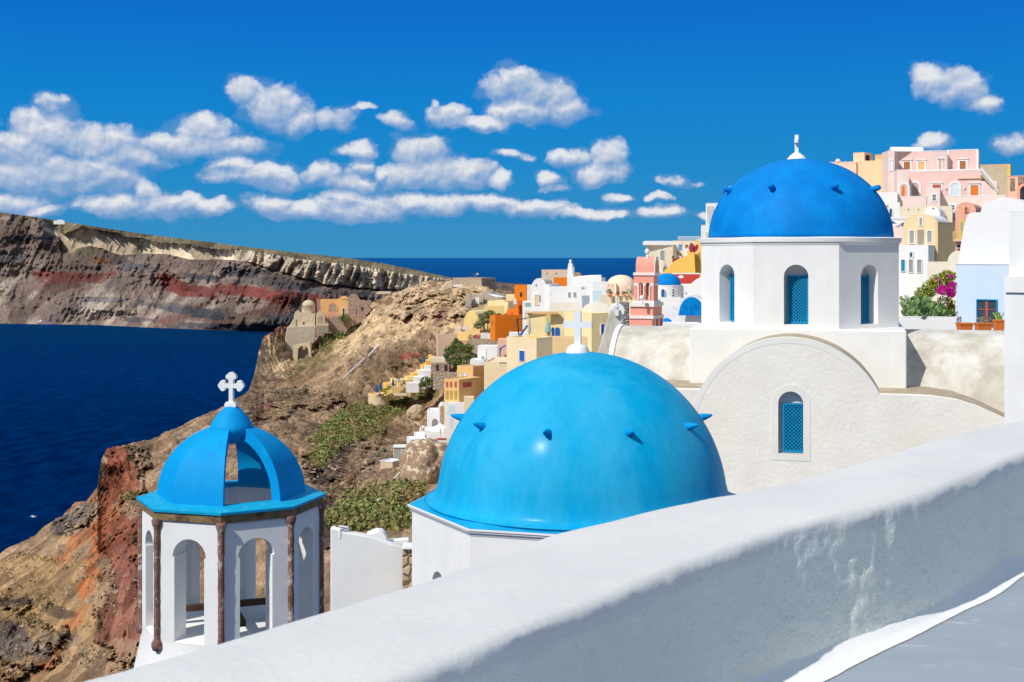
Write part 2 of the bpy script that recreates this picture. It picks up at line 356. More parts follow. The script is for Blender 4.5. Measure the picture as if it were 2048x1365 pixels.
# ------------------------------------------------------------------ sea
def sea():
    m = bpy.data.materials.new('sea water'); m.use_nodes = True; n = m.node_tree; n.nodes.remove(n.nodes['Principled BSDF']); o = n.nodes['Material Output']
    t = n.nodes.new('ShaderNodeTexCoord'); v = vmath(n, 'MULTIPLY', t.outputs['Object'], (1, .4, 1))
    f = noise(n, v, .10, 7, .65); g = noise(n, v, .006, 5, .6); big = noise(n, vmath(n, 'MULTIPLY', t.outputs['Object'], (.3, 1, 1)), .0016, 5, .6)
    cc = mixc(n, ramp(n, f, [(.42, (0, 0, 0)), (.62, (1, 1, 1))]), (.0, .007, .042), (.0, .019, .092))
    cc = mixc(n, ramp(n, big, [(.35, (0, 0, 0)), (.7, (.6, .6, .6))]), cc, (.0, .022, .105))
    bn = n.nodes.new('ShaderNodeBump'); bn.inputs['Strength'].default_value = .5; bn.inputs['Distance'].default_value = 1.5
    n.links.new(math_(n, 'MULTIPLY_ADD', g, 1.5, f), bn.inputs['Height'])
    df = n.nodes.new('ShaderNodeBsdfDiffuse'); gl = n.nodes.new('ShaderNodeBsdfGlossy'); gl.inputs['Roughness'].default_value = .3; gl.inputs['Color'].default_value = (.04, .50, .95, 1)
    n.links.new(cc, df.inputs[0]); n.links.new(bn.outputs[0], df.inputs['Normal']); n.links.new(bn.outputs[0], gl.inputs['Normal'])
    fr = n.nodes.new('ShaderNodeLayerWeight'); fr.inputs['Blend'].default_value = .5
    mx = n.nodes.new('ShaderNodeMixShader'); n.links.new(math_(n, 'MULTIPLY', math_(n, 'POWER', fr.outputs['Facing'], 20), .5), mx.inputs[0]); n.links.new(df.outputs[0], mx.inputs[1]); n.links.new(gl.outputs[0], mx.inputs[2]); n.links.new(mx.outputs[0], o.inputs[0])
    mb = MB(); L = 9.0e5
    mb.add([(-L, -3000, SEA), (L, -3000, SEA), (L, L, SEA), (-L, L, SEA)], [(0, 1, 2, 3)])
    tag(obj('sea', mb, m), kind='structure')
sea()

def interp(pts, x):
    p = sorted(pts); return np.interp(x, [a for a, _ in p], [b for _, b in p])
def paint(C, PX, PY, blobs, nz):
    for (x, y, rx, ry, rot, c, s) in blobs:
        t = R(rot); dx, dy = PX-x, PY-y
        u = (dx*math.cos(t)+dy*math.sin(t))/rx; v = (-dx*math.sin(t)+dy*math.cos(t))/ry
        w = np.clip((1.25-np.sqrt(u*u+v*v)+(nz-.5)*2.6)*3.2, 0, 1)[..., None]*s
        C[:] = C*(1-w)+np.array(c)*w
    return C

# ------------------------------------------------------------------ the island across the water
def far_island():
    px = np.arange(-340, 1010, 1.6); nv = 190
    top = interp([(-340, 400), (-150, 408), (0, 425), (60, 433), (110, 441), (200, 455), (300, 470), (400, 482), (500, 495), (600, 506), (700, 517), (760, 526), (820, 538), (880, 551), (905, 557), (960, 568), (1010, 575)], px)
    wat = interp([(-340, 642), (0, 648), (200, 651), (300, 656), (500, 663), (650, 664), (800, 650), (1010, 640)], px)
    dw = -SEA*F/(wat-HY)
    v = np.linspace(0, 1, nv)[:, None]; PX = np.broadcast_to(px, (nv, len(px))).copy()
    PY = wat+(top-wat)*v
    up = interp([(-340, 395), (60, 425), (130, 470), (165, 452), (200, 462), (300, 482), (400, 494), (500, 502), (600, 518), (700, 530), (800, 546), (880, 556), (1010, 580)], px)
    lo = interp([(-340, 395), (60, 425), (125, 508), (150, 502), (180, 492), (215, 502), (240, 509), (330, 509), (380, 520), (490, 521), (520, 532), (580, 548), (650, 568), (700, 574), (760, 580), (860, 578), (1010, 590)], px)
    nz = fbm(PX*.035, PY*.07, PX*0, 7, 3, .68)
    # slope: how fast the ground recedes per pixel of height; nearly upright on the pale cliff, gentle above it
    PYn = PY+(nz-.5)*10
    cliff = (PYn > up) & (PYn < lo) & (px > 118)
    plat = (PY < up)
    rate = np.where(cliff, .25, np.where(plat, 9.0, 2.3))
    band = fbm(PX*.006, PY*.055, PX*0, 4, 8)
    rate = rate*np.where(~cliff & ~plat, np.clip((band-.30)*5, .15, 2.2), 1)
    dPY = np.abs(np.gradient(PY, axis=0)); D = dw+np.cumsum(rate*dPY, 0)
    jl = np.argmin(np.abs(PY-lo), 0); Dlo = D[jl, np.arange(len(px))]; kk = 45
    lin = np.convolve(np.pad(Dlo, kk, 'reflect', reflect_type='odd'), np.ones(2*kk+1)/(2*kk+1), 'valid')
    D = D+(lin-Dlo)*np.clip((lo+50-PY)/50, 0, 1)
    rid = fbm(PX*.035+PY*.018, PY*.012, PX*0, 5, 21, .55, True); fine = fbm(PX*.16, PY*.15, PX*0, 5, 31, .65)
    gully = fbm(PX*.075+PY*.03, PY*.022, PX*0, 4, 41, .5, True)
    edge = np.clip(v*6, 0, 1)
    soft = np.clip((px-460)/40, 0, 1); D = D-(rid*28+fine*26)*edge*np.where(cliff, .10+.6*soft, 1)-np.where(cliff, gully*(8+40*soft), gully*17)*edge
    # the hollow cut in the pale cliff
    hol = np.clip(1-np.sqrt(((PX-172)/30)**2+((PY-484)/26)**2), 0, 1); D = D+hol*22
    C = np.zeros((*PX.shape, 3)); C[:] = (.185, .135, .115)
    n2 = fbm(PX*.02+PY*.02, PY*.03, PX*0, 5, 51)
    C = C*(0.7+.6*n2[..., None]); w = np.clip((fine-.5)*4, 0, 1)[..., None]*.6; C = C*(1-w)+np.array((.24, .20, .15))*w
    scree = fbm(PX*.05+PY*.047, PY*.006-PX*.004, PX*0, 4, 61)
    w = (np.clip((scree-.52)*8, 0, 1)*np.clip((PY-530)/25, 0, 1)*(PX < 430))[..., None]*.65; C = C*(1-w)+np.array((.42, .36, .29))*w
    red = (.16, .045, .038); dk = (.07, .072, .085); rd2 = (.17, .085, .07)
    C = paint(C, PX, PY, [(112, 556, 52, 11, 2, red, .9), (112, 575, 60, 8, 2, rd2, .6), (200, 556, 24, 9, -8, red, .8), (205, 523, 18, 5, -5, (.3, .13, .07), .7),
        (350, 568, 30, 15, 25, red, .95), (400, 583, 38, 13, 5, red, .9), (460, 578, 34, 12, 4, red, .9), (540, 590, 70, 14, 8, red, .95), (620, 600, 30, 10, 5, red, .8), (560, 625, 90, 11, 0, rd2, .8), (360, 632, 50, 10, -20, rd2, .8), (430, 640, 60, 8, 0, rd2, .7),
        (560, 572, 90, 5, 7, dk, .5), (60, 475, 42, 6, 3, dk, .9), (20, 518, 42, 8, -5, dk, .8), (265, 530, 36, 10, 12, dk, .8), (400, 556, 30, 7, 3, dk, .9), (480, 545, 45, 8, 4, dk, .9), (540, 560, 50, 6, 5, dk, .6), (640, 580, 60, 6, 6, dk, .6), (740, 594, 70, 6, 4, dk, .5),
        (210, 600, 50, 5, 3, dk, .6), (330, 612, 50, 5, 3, dk, .7), (420, 628, 55, 10, 6, dk, .95), (350, 622, 30, 6, 8, dk, .8), (560, 638, 50, 10, 5, dk, .85), (620, 640, 50, 12, 4, dk, .7), (400, 650, 50, 6, 4, dk, .8), (280, 640, 26, 5, 0, dk, .7), (120, 632, 60, 8, -30, (.17, .14, .15), .7), (500, 655, 140, 5, 0, dk, .6)], nz)
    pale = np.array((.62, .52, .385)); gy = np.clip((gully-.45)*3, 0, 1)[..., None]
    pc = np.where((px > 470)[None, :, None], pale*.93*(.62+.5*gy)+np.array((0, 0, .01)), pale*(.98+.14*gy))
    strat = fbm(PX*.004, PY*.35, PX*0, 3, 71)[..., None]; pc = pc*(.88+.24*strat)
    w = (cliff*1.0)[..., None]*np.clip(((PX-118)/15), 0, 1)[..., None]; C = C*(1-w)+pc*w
    for (x, y, rx, ry, c) in ((172, 502, 20, 7, (.16, .15, .09)),):
        C = paint(C, PX, PY, [(x, y, rx, ry, 0, c, .8)], nz*.3+.35)
    g2 = fbm(PX*.06, PY*.25, PX*0, 4, 81)[..., None]
    pl = np.array((.095, .09, .045))*(1-g2)*1.5+np.array((.24, .18, .12))*g2*.8
    w = (plat & (px > 100))[..., None]*1.0; C = C*(1-w)+pl*w
    w = (np.clip(1-(PY-top)/14, 0, 1)*(px <= 100))[..., None]; C = C*(1-w)+pl*w
    C = paint(C, PX, PY, [(95, 461, 16, 4, 25, (.5, .45, .38), .6), (8, 437, 14, 4, 0, (.45, .35, .3), .6)], nz)
    X = (PX-1024)/F*D; Zz = (HY-PY)/F*D
    # the far side falls back to the sea
    def ext(A, rows): return np.concatenate([A]+[r[None] for r in rows], 0)
    Xe, De, Ze, Ce = X, D, Zz, C
    rows = [(60, 8), (300, 60), (900, 400)]
    X = ext(Xe, [Xe[-1]*(1+0*a) for a, _ in rows]); Dd = ext(De, [De[-1]+a for a, _ in rows]); Zz = ext(Ze, [np.maximum(Ze[-1]-b, SEA-4) for _, b in rows])
    C = np.concatenate([C]+[C[-1:]]*3, 0)
    low = np.array([[SEA-6.0]*len(px)]); X = np.concatenate([X[:1], X]); Dd = np.concatenate([Dd[:1]-6, Dd]); Zz = np.concatenate([low, Zz]); C = np.concatenate([C[:1], C])
    grid_mesh('far_hills', X, Dd, Zz, C, vcol_mat('far rock', .03, .8, 9, var=.42))
far_island()

# ------------------------------------------------------------------ our own hillside
DPT = [(-200, 1400, 95), (0, 1365, 110), (130, 1350, 105), (250, 1330, 98), (0, 1220, 140), (-200, 1200, 190), (0, 1105, 190), (60, 1080, 195), (130, 1030, 200), (195, 980, 200), (210, 920, 188), (240, 1100, 135), (300, 880, 200),
       (380, 845, 215), (460, 810, 240), (515, 740, 345), (515, 690, 372), (560, 655, 400), (600, 640, 412), (600, 700, 402), (560, 715, 385), (640, 655, 420), (700, 650, 425), (400, 940, 170), (640, 1000, 140), (640, 1180, 95), (800, 1080, 105), (740, 1050, 120), (700, 930, 190), (800, 920, 190), (560, 830, 240),
       (900, 900, 220), (860, 860, 265), (740, 800, 298), (640, 700, 396), (560, 765, 345), (740, 690, 350), (820, 740, 325), (700, 760, 320), (880, 680, 305), (870, 620, 345), (900, 570, 385), (740, 620, 410), (800, 640, 370), (1000, 620, 330),
       (1000, 760, 240), (1100, 700, 240), (1100, 600, 330), (1300, 640, 260), (1300, 590, 360), (1500, 560, 300), (1650, 440, 330), (1800, 500, 230), (1800, 400, 300), (2000, 400, 300), (2000, 600, 160), (2150, 350, 320), (1300, 900, 100), (1800, 800, 100), (1000, 1000, 110), (1300, 1200, 70), (2100, 1000, 70), (700, 1300, 75), (300, 1400, 80)]
def near_depth(px, py):
    return np.exp(rbf([(a, b, math.log(c)) for a, b, c in DPT], px, py, (1/500, 1/400)))
TOP = [(-260, 1215), (-100, 1150), (0, 1105), (60, 1078), (90, 1052), (130, 1030), (150, 1006), (172, 1003), (195, 975), (202, 918), (215, 898), (300, 880), (380, 843), (460, 808), (496, 782), (508, 752), (513, 728), (517, 705), (527, 675), (560, 655), (600, 648), (690, 628), (740, 604), (790, 586),
       (850, 563), (905, 560), (990, 578), (1060, 590), (1200, 612), (1300, 640), (1400, 600), (1640, 450), (1760, 405), (1830, 400), (2250, 385)]
def hillside():
    px = np.concatenate([np.arange(-260, 1080, 1.7), np.arange(1080, 2260, 8.0)]); nv = 470
    v = np.linspace(0, 1, nv)[:, None]; top = interp(TOP, px)
    jag = (fbm(px*.07, px*0, px*0, 5, 5)-.5)*9; top = top+jag*(px < 1000)
    bot = interp([(-260, 1420), (2260, 1420)], px); PX = np.broadcast_to(px, (nv, len(px))).copy(); PY = bot+(top-bot)*v
    D = near_depth(PX, PY); D = np.clip(D, 45, 440)
    mx, mz = PX*D/F, PY*D/F
    r1 = fbm(mx*.10, D*.02, mz*.10, 6, 11, .55, True); r2 = fbm(mx*.35, D*.05, mz*.35, 5, 23, .6); r3 = fbm(mx*1.1, D*.1, mz*1.1, 4, 37, .6); crag = fbm(mx*.22, D*.03, mz*.14, 5, 47, .6, True)
    nz = fbm(PX*.03, PY*.04, PX*0, 7, 91, .68)
    def mask(bl):
        z = np.zeros((*PX.shape, 3)); paint(z, PX, PY, [(a, b, c, d, e, (1, 1, 1), 1) for a, b, c, d, e in bl], nz); return z[..., 0]
    cragm = mask([(245, 1000, 38, 110, 3), (250, 1210, 42, 130, 0), (160, 1030, 38, 18, -30), (40, 1280, 70, 60, 10), (30, 1205, 40, 14, 0), (560, 800, 50, 24, -20), (680, 920, 70, 40, -30), (660, 1020, 24, 60, 0), (860, 610, 60, 30, -10), (640, 800, 40, 16, 0)])
    amp = D/200
    D = D-(r1*9+r2*3.2+(r3-.5)*1.3)*amp-cragm*(crag*6.5+(r3-.5)*4.5)*amp
    C = np.zeros((*PX.shape, 3)); C[:] = (.36, .25, .165)
    w = np.clip((r2-.5)*5, 0, 1)[..., None]*.5; C = C*(1-w)+np.array((.50, .385, .27))*w
    w = np.clip((.46-nz)*6, 0, 1)[..., None]*.5; C = C*(1-w)+np.array((.26, .17, .115))*w
    spk = fbm(PX*.22, PY*.25, PX*0, 3, 131, .7); w = np.clip((spk-.60)*9, 0, 1)[..., None]*.55; C = C*(1-w)+np.array((.62, .5, .38))*w
    w = np.clip((.36-spk)*9, 0, 1)[..., None]*.6; C = C*(1-w)+np.array((.15, .10, .07))*w
    tan = (.64, .50, .32); dry = (.26, .195, .13); redr = (.27, .095, .06); org = (.48, .17, .065); gry = (.15, .135, .135); ochre = (.40, .27, .13); grn = (.17, .18, .06); dkr = (.085, .065, .06); mv = (.28, .15, .12)
    C = paint(C, PX, PY, [
        (70, 1170, 130, 60, -20, ochre, .7), (120, 1240, 120, 50, 10, ochre, .7), (60, 1340, 120, 40, 0, (.36, .24, .13), .7),
        (150, 1090, 45, 12, -45, org, .65), (190, 1090, 12, 80, 15, org, .6), (205, 1050, 12, 70, 5, org, .7), (178, 1160, 18, 55, 15, org, .8), (150, 1240, 20, 12, -50, org, .6), (100, 1320, 55, 9, -45, org, .75), (160, 1000, 40, 14, -25, (.40, .20, .11), .7),
        (238, 960, 32, 60, 0, redr, .95), (228, 1060, 30, 60, 0, (.36, .12, .06), .9), (255, 1120, 34, 80, 0, redr, .85), (245, 1210, 36, 90, 0, (.30, .13, .10), .9), (250, 1300, 26, 20, 0, (.42, .28, .2), .6),
        (135, 1045, 30, 14, -30, gry, .9), (165, 1020, 18, 14, -40, (.24, .21, .2), .9), (30, 1205, 36, 8, -4, dkr, .95), (110, 1225, 34, 12, 8, dkr, .8), (20, 1290, 40, 34, 30, gry, .85), (70, 1300, 34, 16, 10, (.2, .17, .165), .8), (125, 1280, 40, 12, 5, (.24, .2, .19), .7), (10, 1260, 20, 18, 0, dkr, .7),
        (560, 790, 34, 14, -25, dkr, .8), (530, 812, 26, 10, -20, (.2, .1, .09), .8), (600, 790, 24, 10, -20, dkr, .6), (470, 860, 60, 14, -30, mv, .5), (420, 900, 60, 20, -30, mv, .4),
        (665, 925, 46, 34, -20, dkr, .85), (700, 895, 44, 20, -20, dkr, .7), (640, 955, 26, 20, 0, dkr, .9), (655, 1030, 16, 50, 0, dkr, .85), (760, 920, 40, 16, 0, dkr, .5), (725, 885, 16, 8, -40, (.5, .42, .33), .5), (620, 860, 30, 10, -40, dkr, .5),
        (545, 715, 32, 44, 20, tan, .95), (600, 700, 50, 30, -20, (.5, .38, .26), .8), (560, 665, 40, 12, -20, redr, .5), (640, 740, 40, 30, -30, (.42, .31, .2), .6), (700, 680, 34, 44, 40, tan, .95), (740, 640, 40, 34, -30, tan, .9), (800, 640, 80, 34, 0, tan, .85), (850, 600, 80, 30, -10, (.6, .47, .33), .8), (930, 600, 60, 34, 0, tan, .8),
        (780, 685, 70, 18, 0, tan, .8), (860, 655, 50, 20, 0, tan, .6), (700, 760, 30, 16, -30, (.5, .38, .26), .5), (880, 630, 10, 30, 20, mv, .7), (870, 705, 50, 8, 0, dkr, .5), (850, 670, 14, 10, 0, mv, .8), (720, 610, 16, 14, 0, mv, .7),
        (790, 715, 80, 26, -12, dry, .8), (730, 770, 90, 30, -25, (.30, .21, .14), .7), (822, 712, 20, 6, -5, (.36, .11, .09), .8), (590, 760, 80, 20, -30, (.33, .24, .15), .5), (670, 800, 60, 14, -30, (.34, .24, .16), .6),
        (620, 720, 30, 16, -40, (.2, .19, .09), .6), (655, 690, 14, 20, 0, grn, .6), (680, 665, 12, 14, 0, grn, .5), (575, 800, 30, 12, -30, (.25, .21, .1), .5),
        (690, 845, 60, 22, -35, grn, .95), (650, 890, 24, 26, 0, grn, .95), (640, 905, 16, 26, 0, grn, .8), (770, 820, 66, 24, -35, grn, .95), (850, 780, 40, 20, -30, grn, .9), (730, 865, 50, 14, -20, (.26, .22, .08), .8), (790, 870, 40, 20, -10, (.27, .18, .12), .6), (830, 835, 26, 14, -30, (.55, .42, .28), .8),
        (740, 1010, 60, 26, -20, grn, .9), (700, 1040, 40, 24, 0, grn, .8), (800, 990, 46, 20, -10, grn, .9), (760, 1050, 60, 20, 0, (.24, .2, .08), .7), (800, 960, 30, 16, 0, (.3, .25, .12), .6), (690, 965, 30, 10, -30, ochre, .6), (790, 1070, 20, 16, 0, (.4, .3, .22), .7), (680, 1060, 14, 16, 0, (.5, .4, .3), .6),
    ], nz)
    C = C*np.array((.90, .83, .745)); C = C*(.8+.4*fbm(PX*.015, PY*.02, PX*0, 4, 151)[..., None])
    rt = np.clip((PX-1040)/60, 0, 1)[..., None]; C = C*(1-rt)+np.array((.62, .56, .46))*rt
    X = (PX-1024)/F*D; Zz = (HY-PY)/F*D
    rows = [(4, 3), (14, 16), (40, 60), (90, 200)]
    Xa = np.concatenate([X]+[X[-1:]]*4); Da = np.concatenate([D]+[D[-1:]+a for a, _ in rows]); Za = np.concatenate([Zz]+[np.maximum(Zz[-1:]-np.where(px > 1000, b*.15, b), SEA-5) for _, b in rows]); Ca = np.concatenate([C]+[C[-1:]]*4)
    grid_mesh('hillside', Xa, Da, Za, Ca, vcol_mat('hill rock', .9, .9, .5, var=.45))
    return PX, PY, D, X, Zz
HG = hillside()
def on_hill(px, py):                                # a point of the hillside in the direction of px, py
    PX, PY, D, X, Zz = HG
    i = int(np.clip(np.searchsorted(PX[0], px), 0, PX.shape[1]-1)); c = PY[:, i]
    j = int(np.argmin(np.abs(c-py))); return Vector((X[j, i], D[j, i], Zz[j, i]))

def land_strip():                                   # low dark land beyond the ridge
    px = np.arange(880, 1330, 4.0); v = np.linspace(0, 1, 24)[:, None]
    top = interp([(880, 560), (960, 563), (1000, 565), (1060, 570), (1120, 574), (1330, 590)], px); PX = np.broadcast_to(px, (24, len(px))).copy(); PY = 640+(top-640)*v
    D = 480+v*420+0*PX; D = D-fbm(PX*.05, PY*.2, PX*0, 5, 7)*60
    C = np.zeros((*PX.shape, 3)); C[:] = (.14, .105, .08); n = fbm(PX*.1, PY*.6, PX*0, 4, 17)[..., None]; C = C*(.5+n)
    grid_mesh('headland', (PX-1024)/F*D, D, (HY-PY)/F*D, C, MT['hill rock'])
land_strip()

# ------------------------------------------------------------------ scrub
def leafmat(name, c1, c2, c3=None):
    m = bpy.data.materials.new(name); m.use_nodes = True; n = m.node_tree; b = n.nodes['Principled BSDF']
    b.inputs['Roughness'].default_value = .8; b.inputs['Specular IOR Level'].default_value = .2
    g = n.nodes.new('ShaderNodeNewGeometry'); t = n.nodes.new('ShaderNodeTexCoord')
    f = noise(n, t.outputs['Object'], .5, 4, .6)
    q = math_(n, 'ADD', math_(n, 'MULTIPLY', g.outputs['Random Per Island'], .6), math_(n, 'MULTIPLY', f, .5))
    br = noise(n, vmath(n, 'MULTIPLY', t.outputs['Object'], (1, .3, 1)), .22, 5, .65)
    cc = ramp(n, q, [(.2, c1), (.85, c2)])
    if c3: cc = mixc(n, ramp(n, br, [(.47, (0, 0, 0)), (.60, (.85, .85, .85))]), cc, c3)
    n.links.new(cc, b.inputs['Base Color']); MT[name] = m; return m
scrubm = leafmat('green scrub', (.09, .12, .03), (.32, .33, .11), (.28, .20, .09))
drym = leafmat('dry scrub', (.14, .10, .05), (.36, .27, .15))
def clumps(name, zones, size, nleaf, mat, mb=None):
    rng = np.random.default_rng(5); V = []; Fc = []
    for (x, y, rx, ry, rot, cnt) in zones:
        for _ in range(cnt):
            a = rng.uniform(0, 2*math.pi); q = math.sqrt(rng.uniform())*(1.0 if rng.uniform() < .8 else rng.uniform(1, 1.5)); u, v = q*math.cos(a)*rx, q*math.sin(a)*ry; t = R(rot)
            hx, hy = x+u*math.cos(t)-v*math.sin(t), y+u*math.sin(t)+v*math.cos(t)
            if float(fbm(np.array([hx*.055]), np.array([hy*.07]), np.array([.5]), 3, 5)[0]) < .40: continue
            c = on_hill(hx, hy)
            s = size*rng.uniform(.4, 1.5)**1.2
            for _ in range(nleaf):
                d = rng.normal(size=3); d /= np.linalg.norm(d); d[2] = abs(d[2])*.8; p = np.array(c)+d*s*rng.uniform(.5, 1)
                e1 = rng.normal(size=3); e1 -= .5*d*np.dot(e1, d); e1 /= np.linalg.norm(e1); e2 = np.cross(e1, rng.normal(size=3)); e2 /= np.linalg.norm(e2)
                l = s*rng.uniform(.12, .25); k = len(V); V += [p-e1*l, p+e2*l*.6, p+e1*l, p-e2*l*.6]; Fc.append((k, k+1, k+2, k+3))
    me = bpy.data.meshes.new(name); me.from_pydata([tuple(map(float, v)) for v in V], [], Fc); me.materials.append(mat)
    o = bpy.data.objects.new(name, me); col.objects.link(o)
    return tag(o, kind='stuff')
o = clumps('green_scrub', [(700, 840, 62, 20, -35, 330), (655, 885, 26, 28, 0, 170), (635, 915, 12, 20, 0, 60), (768, 820, 64, 22, -35, 330), (845, 782, 36, 18, -30, 130), (730, 865, 50, 12, -20, 110), (805, 795, 20, 20, 0, 70),
    (740, 1008, 60, 24, -20, 320), (700, 1042, 38, 22, 0, 170), (800, 985, 46, 18, -10, 210), (770, 1040, 50, 20, 0, 170), (655, 690, 10, 16, 0, 30), (676, 668, 14, 14, 0, 30), (700, 655, 14, 10, 0, 22), (620, 720, 30, 14, -40, 40), (640, 905, 10, 10, 0, 20), (260, 995, 12, 4, -10, 12), (870, 935, 12, 14, 0, 20)], .85, 40, scrubm)
tag(o, 'grey green scrub covering the slope below the yellow terraces', 'scrub')
rr = random.Random(3)
z = [(780, 715, 90, 26, -12, 170), (730, 770, 90, 34, -28, 170), (560, 800, 80, 26, -32, 90), (420, 870, 110, 26, -28, 110), (700, 740, 60, 40, 0, 60), (60, 1180, 150, 70, -20, 150), (100, 1310, 110, 40, 0, 70), (560, 900, 60, 50, 0, 90), (860, 680, 60, 30, 0, 40), (850, 600, 80, 20, -10, 40), (600, 740, 60, 30, -30, 50), (750, 870, 60, 20, -10, 90), (700, 1000, 80, 40, 0, 110)]
o = clumps('dry_scrub', z, .62, 14, drym)
tag(o, 'dry brown brush dotted over the bare rocky slope', 'scrub')

def loose_rocks():
    rng = np.random.default_rng(12); V = []; Fs = []
    base = np.array([(1, 0, 0), (-1, 0, 0), (0, 1, 0), (0, -1, 0), (0, 0, 1), (0, 0, -1)]); tri = [(0, 2, 4), (2, 1, 4), (1, 3, 4), (3, 0, 4), (2, 0, 5), (1, 2, 5), (3, 1, 5), (0, 3, 5)]
    for (x, y, rx, ry, rot, cnt, sz) in [(100, 1200, 170, 80, -20, 260, .35), (60, 1300, 90, 50, 0, 100, .35), (245, 1120, 34, 160, 0, 150, .3), (420, 900, 150, 40, -28, 260, .4), (560, 800, 90, 34, -30, 260, .6), (700, 740, 110, 60, -25, 320, .5), (840, 630, 100, 60, -10, 360, .6), (670, 930, 70, 60, -10, 260, .7), (760, 930, 70, 40, 0, 200, .5), (700, 1040, 80, 40, 0, 120, .4), (560, 720, 50, 50, 0, 120, .6), (780, 700, 110, 30, -10, 260, .5), (150, 1040, 60, 30, -30, 120, .6)]:
        for _ in range(cnt):
            a = rng.uniform(0, 6.283); q = math.sqrt(rng.uniform()); u, v = q*math.cos(a)*rx, q*math.sin(a)*ry; t = R(rot)
            c = np.array(on_hill(x+u*math.cos(t)-v*math.sin(t), y+u*math.sin(t)+v*math.cos(t))); s = sz*rng.uniform(.25, 1)**3*.75+.07
            p = base*(s*rng.uniform(.5, 1.2, (6, 1)))*np.array([rng.uniform(.7, 1.5), 1, rng.uniform(.5, .9)])+rng.normal(size=(6, 3))*s*.22+c; k = len(V)
            V += list(p); Fs += [(i+k, j+k, l+k) for i, j, l in tri]
    me = bpy.data.meshes.new('loose_rocks'); me.from_pydata([tuple(map(float, v)) for v in V], [], Fs); me.materials.append(leafmat('loose rock', (.09, .06, .045), (.44, .32, .22)))
    o = bpy.data.objects.new('loose_rocks', me); col.objects.link(o); tag(o, 'loose brown and tan stones strewn over the slope', 'rocks', kind='stuff')
loose_rocks()
# ------------------------------------------------------------------ terrace and its parapet
def at_plane(px, py, z): D = -z*F/(py-HY); return np.array(((px-1024)/F*D, D))
def parapet():
    d = np.array((.684, .729)); nrm = np.array((d[1], -d[0]))          # along the wall, and towards the terrace
    def prof(pts, z): q = np.array([at_plane(a, b, z) for a, b in pts]); s, n = q@d, q@nrm; i = np.argsort(s); return s[i], n[i]
    sf, nf = prof([(120, 1365), (400, 1284), (640, 1215), (820, 1157), (1000, 1093), (1090, 1062), (1200, 1038), (1400, 993), (1515, 974), (1615, 944), (1769, 908), (1900, 866), (2048, 833)], -1.0)
    sn, nn = prof([(820, 1365), (900, 1327), (1050, 1262), (1200, 1197), (1300, 1152), (1400, 1112), (1515, 1070), (1631, 1036), (1727, 1020), (1823, 997), (1977, 938), (2048, 903)], -1.0)
    sb, nb = prof([(1554, 1355), (1669, 1301), (1785, 1257), (1842, 1221), (1900, 1197), (2048, 1117)], -1.53)
    ss, ns = prof([(1669, 1354), (1746, 1310), (1823, 1277), (1900, 1236), (2004, 1187), (2048, 1148)], -1.536)
    S = np.arange(-3.2, 10.5, .016)
    nF, nN, nB, nS = [np.interp(S, a, b) for a, b in ((sf, nf), (sn, nn), (sb, nb), (ss, ns))]
    def sm(q, m): return np.convolve(np.pad(q, m, 'reflect', reflect_type='odd'), np.ones(2*m+1)/(2*m+1), 'valid')
    nF, nN, nB, nS = sm(nF, 6), sm(nN, 26), sm(nB, 22), sm(nS, 16)
    nB = np.maximum(nB, nN+.0); rows = []
    def row(n, z): rows.append((n, z+0*S))
    row(nF-.06, -9.0); row(nF-.02, -2.0); row(nF-.005, -1.12)
    for t in np.linspace(0, 1, 6): a = t*math.pi/2; row(nF+.07*(1-math.cos(a)), -1.07+.07*math.sin(a))
    for t in np.linspace(.05, .95, 14): row(nF+.07+(nN-.05-nF-.07)*t, -1.0+.004*np.sin(S*2.1+t*3))
    for t in np.linspace(0, 1, 7): a = t*math.pi/2; row(nN-.05+.05*math.sin(a), -1.05+.05*math.cos(a))
    for t in np.linspace(.02, 1, 42): row(nN+(nB-nN)*t, -1.05-.48*t)
    N = np.array([r[0] for r in rows]); Z = np.array([r[1] for r in rows])
    sa = np.broadcast_to(S, N.shape)
    amp = np.where(Z < -1.03, 1.35, .25)*(Z > -1.5)
    bump = (fbm(sa*3.2, Z*3.2+N*2, N*0, 5, 77, .55)-.5)*.016+(fbm(sa*16, Z*14, N*0, 4, 87, .6)-.5)*.010+(fbm(sa*9, Z*2.2, N*0, 3, 97)-.5)*.006
    N = N+bump*amp; FACE = np.clip((-1.045-Z-(fbm(sa*5, N*5, Z*0, 4, 55)-.5)*.05)*22, 0, 1)[..., None];  Z = Z+(fbm(sa*1.3, N*3, N*0, 4, 107)-.5)*.03*(Z > -1.1)
    X = sa*d[0]+N*nrm[0]; Yy = sa*d[1]+N*nrm[1]
    C = np.ones((*X.shape, 3))*(1-FACE)+np.array((1.22, 1.28, 1.21))*FACE  # terrace-side face lightened in colour, to lift the tone of its shade
    o = grid_mesh('parapet_wall', X, Yy, Z, C, parapetm, None); tag(o, 'thick rounded whitewashed parapet wall running across the foreground', 'wall')
    # the whitewashed band along its foot, then the grey floor
    b = []; V = []
    W_ = [nB-.03, nB+.02, nB*.5+nS*.5, nS+(fbm(S*4, S*0, S*0, 4, 9)-.5)*.018]
    zz = [-1.47, -1.522, -1.533, -1.536]
    N2 = np.array(W_); Z2 = np.array([z+0*S for z in zz]); sa = np.broadcast_to(S, N2.shape)
    o = grid_mesh('painted_band', sa*d[0]+N2*nrm[0], sa*d[1]+N2*nrm[1], Z2, np.ones((*N2.shape, 3)), whitestripe)
    mb = MB(); a = Vector((d[0], d[1], 0)); n = Vector((nrm[0], nrm[1], 0)); o0 = a*-3.2+n*float(nN.min()+.1)
    mb.box(o0+Vector((0, 0, -1.54)), a*13.6, n*7, (0, 0, -.3)); tag(obj('terrace_floor', mb, greyfloor), kind='structure')
parapet()

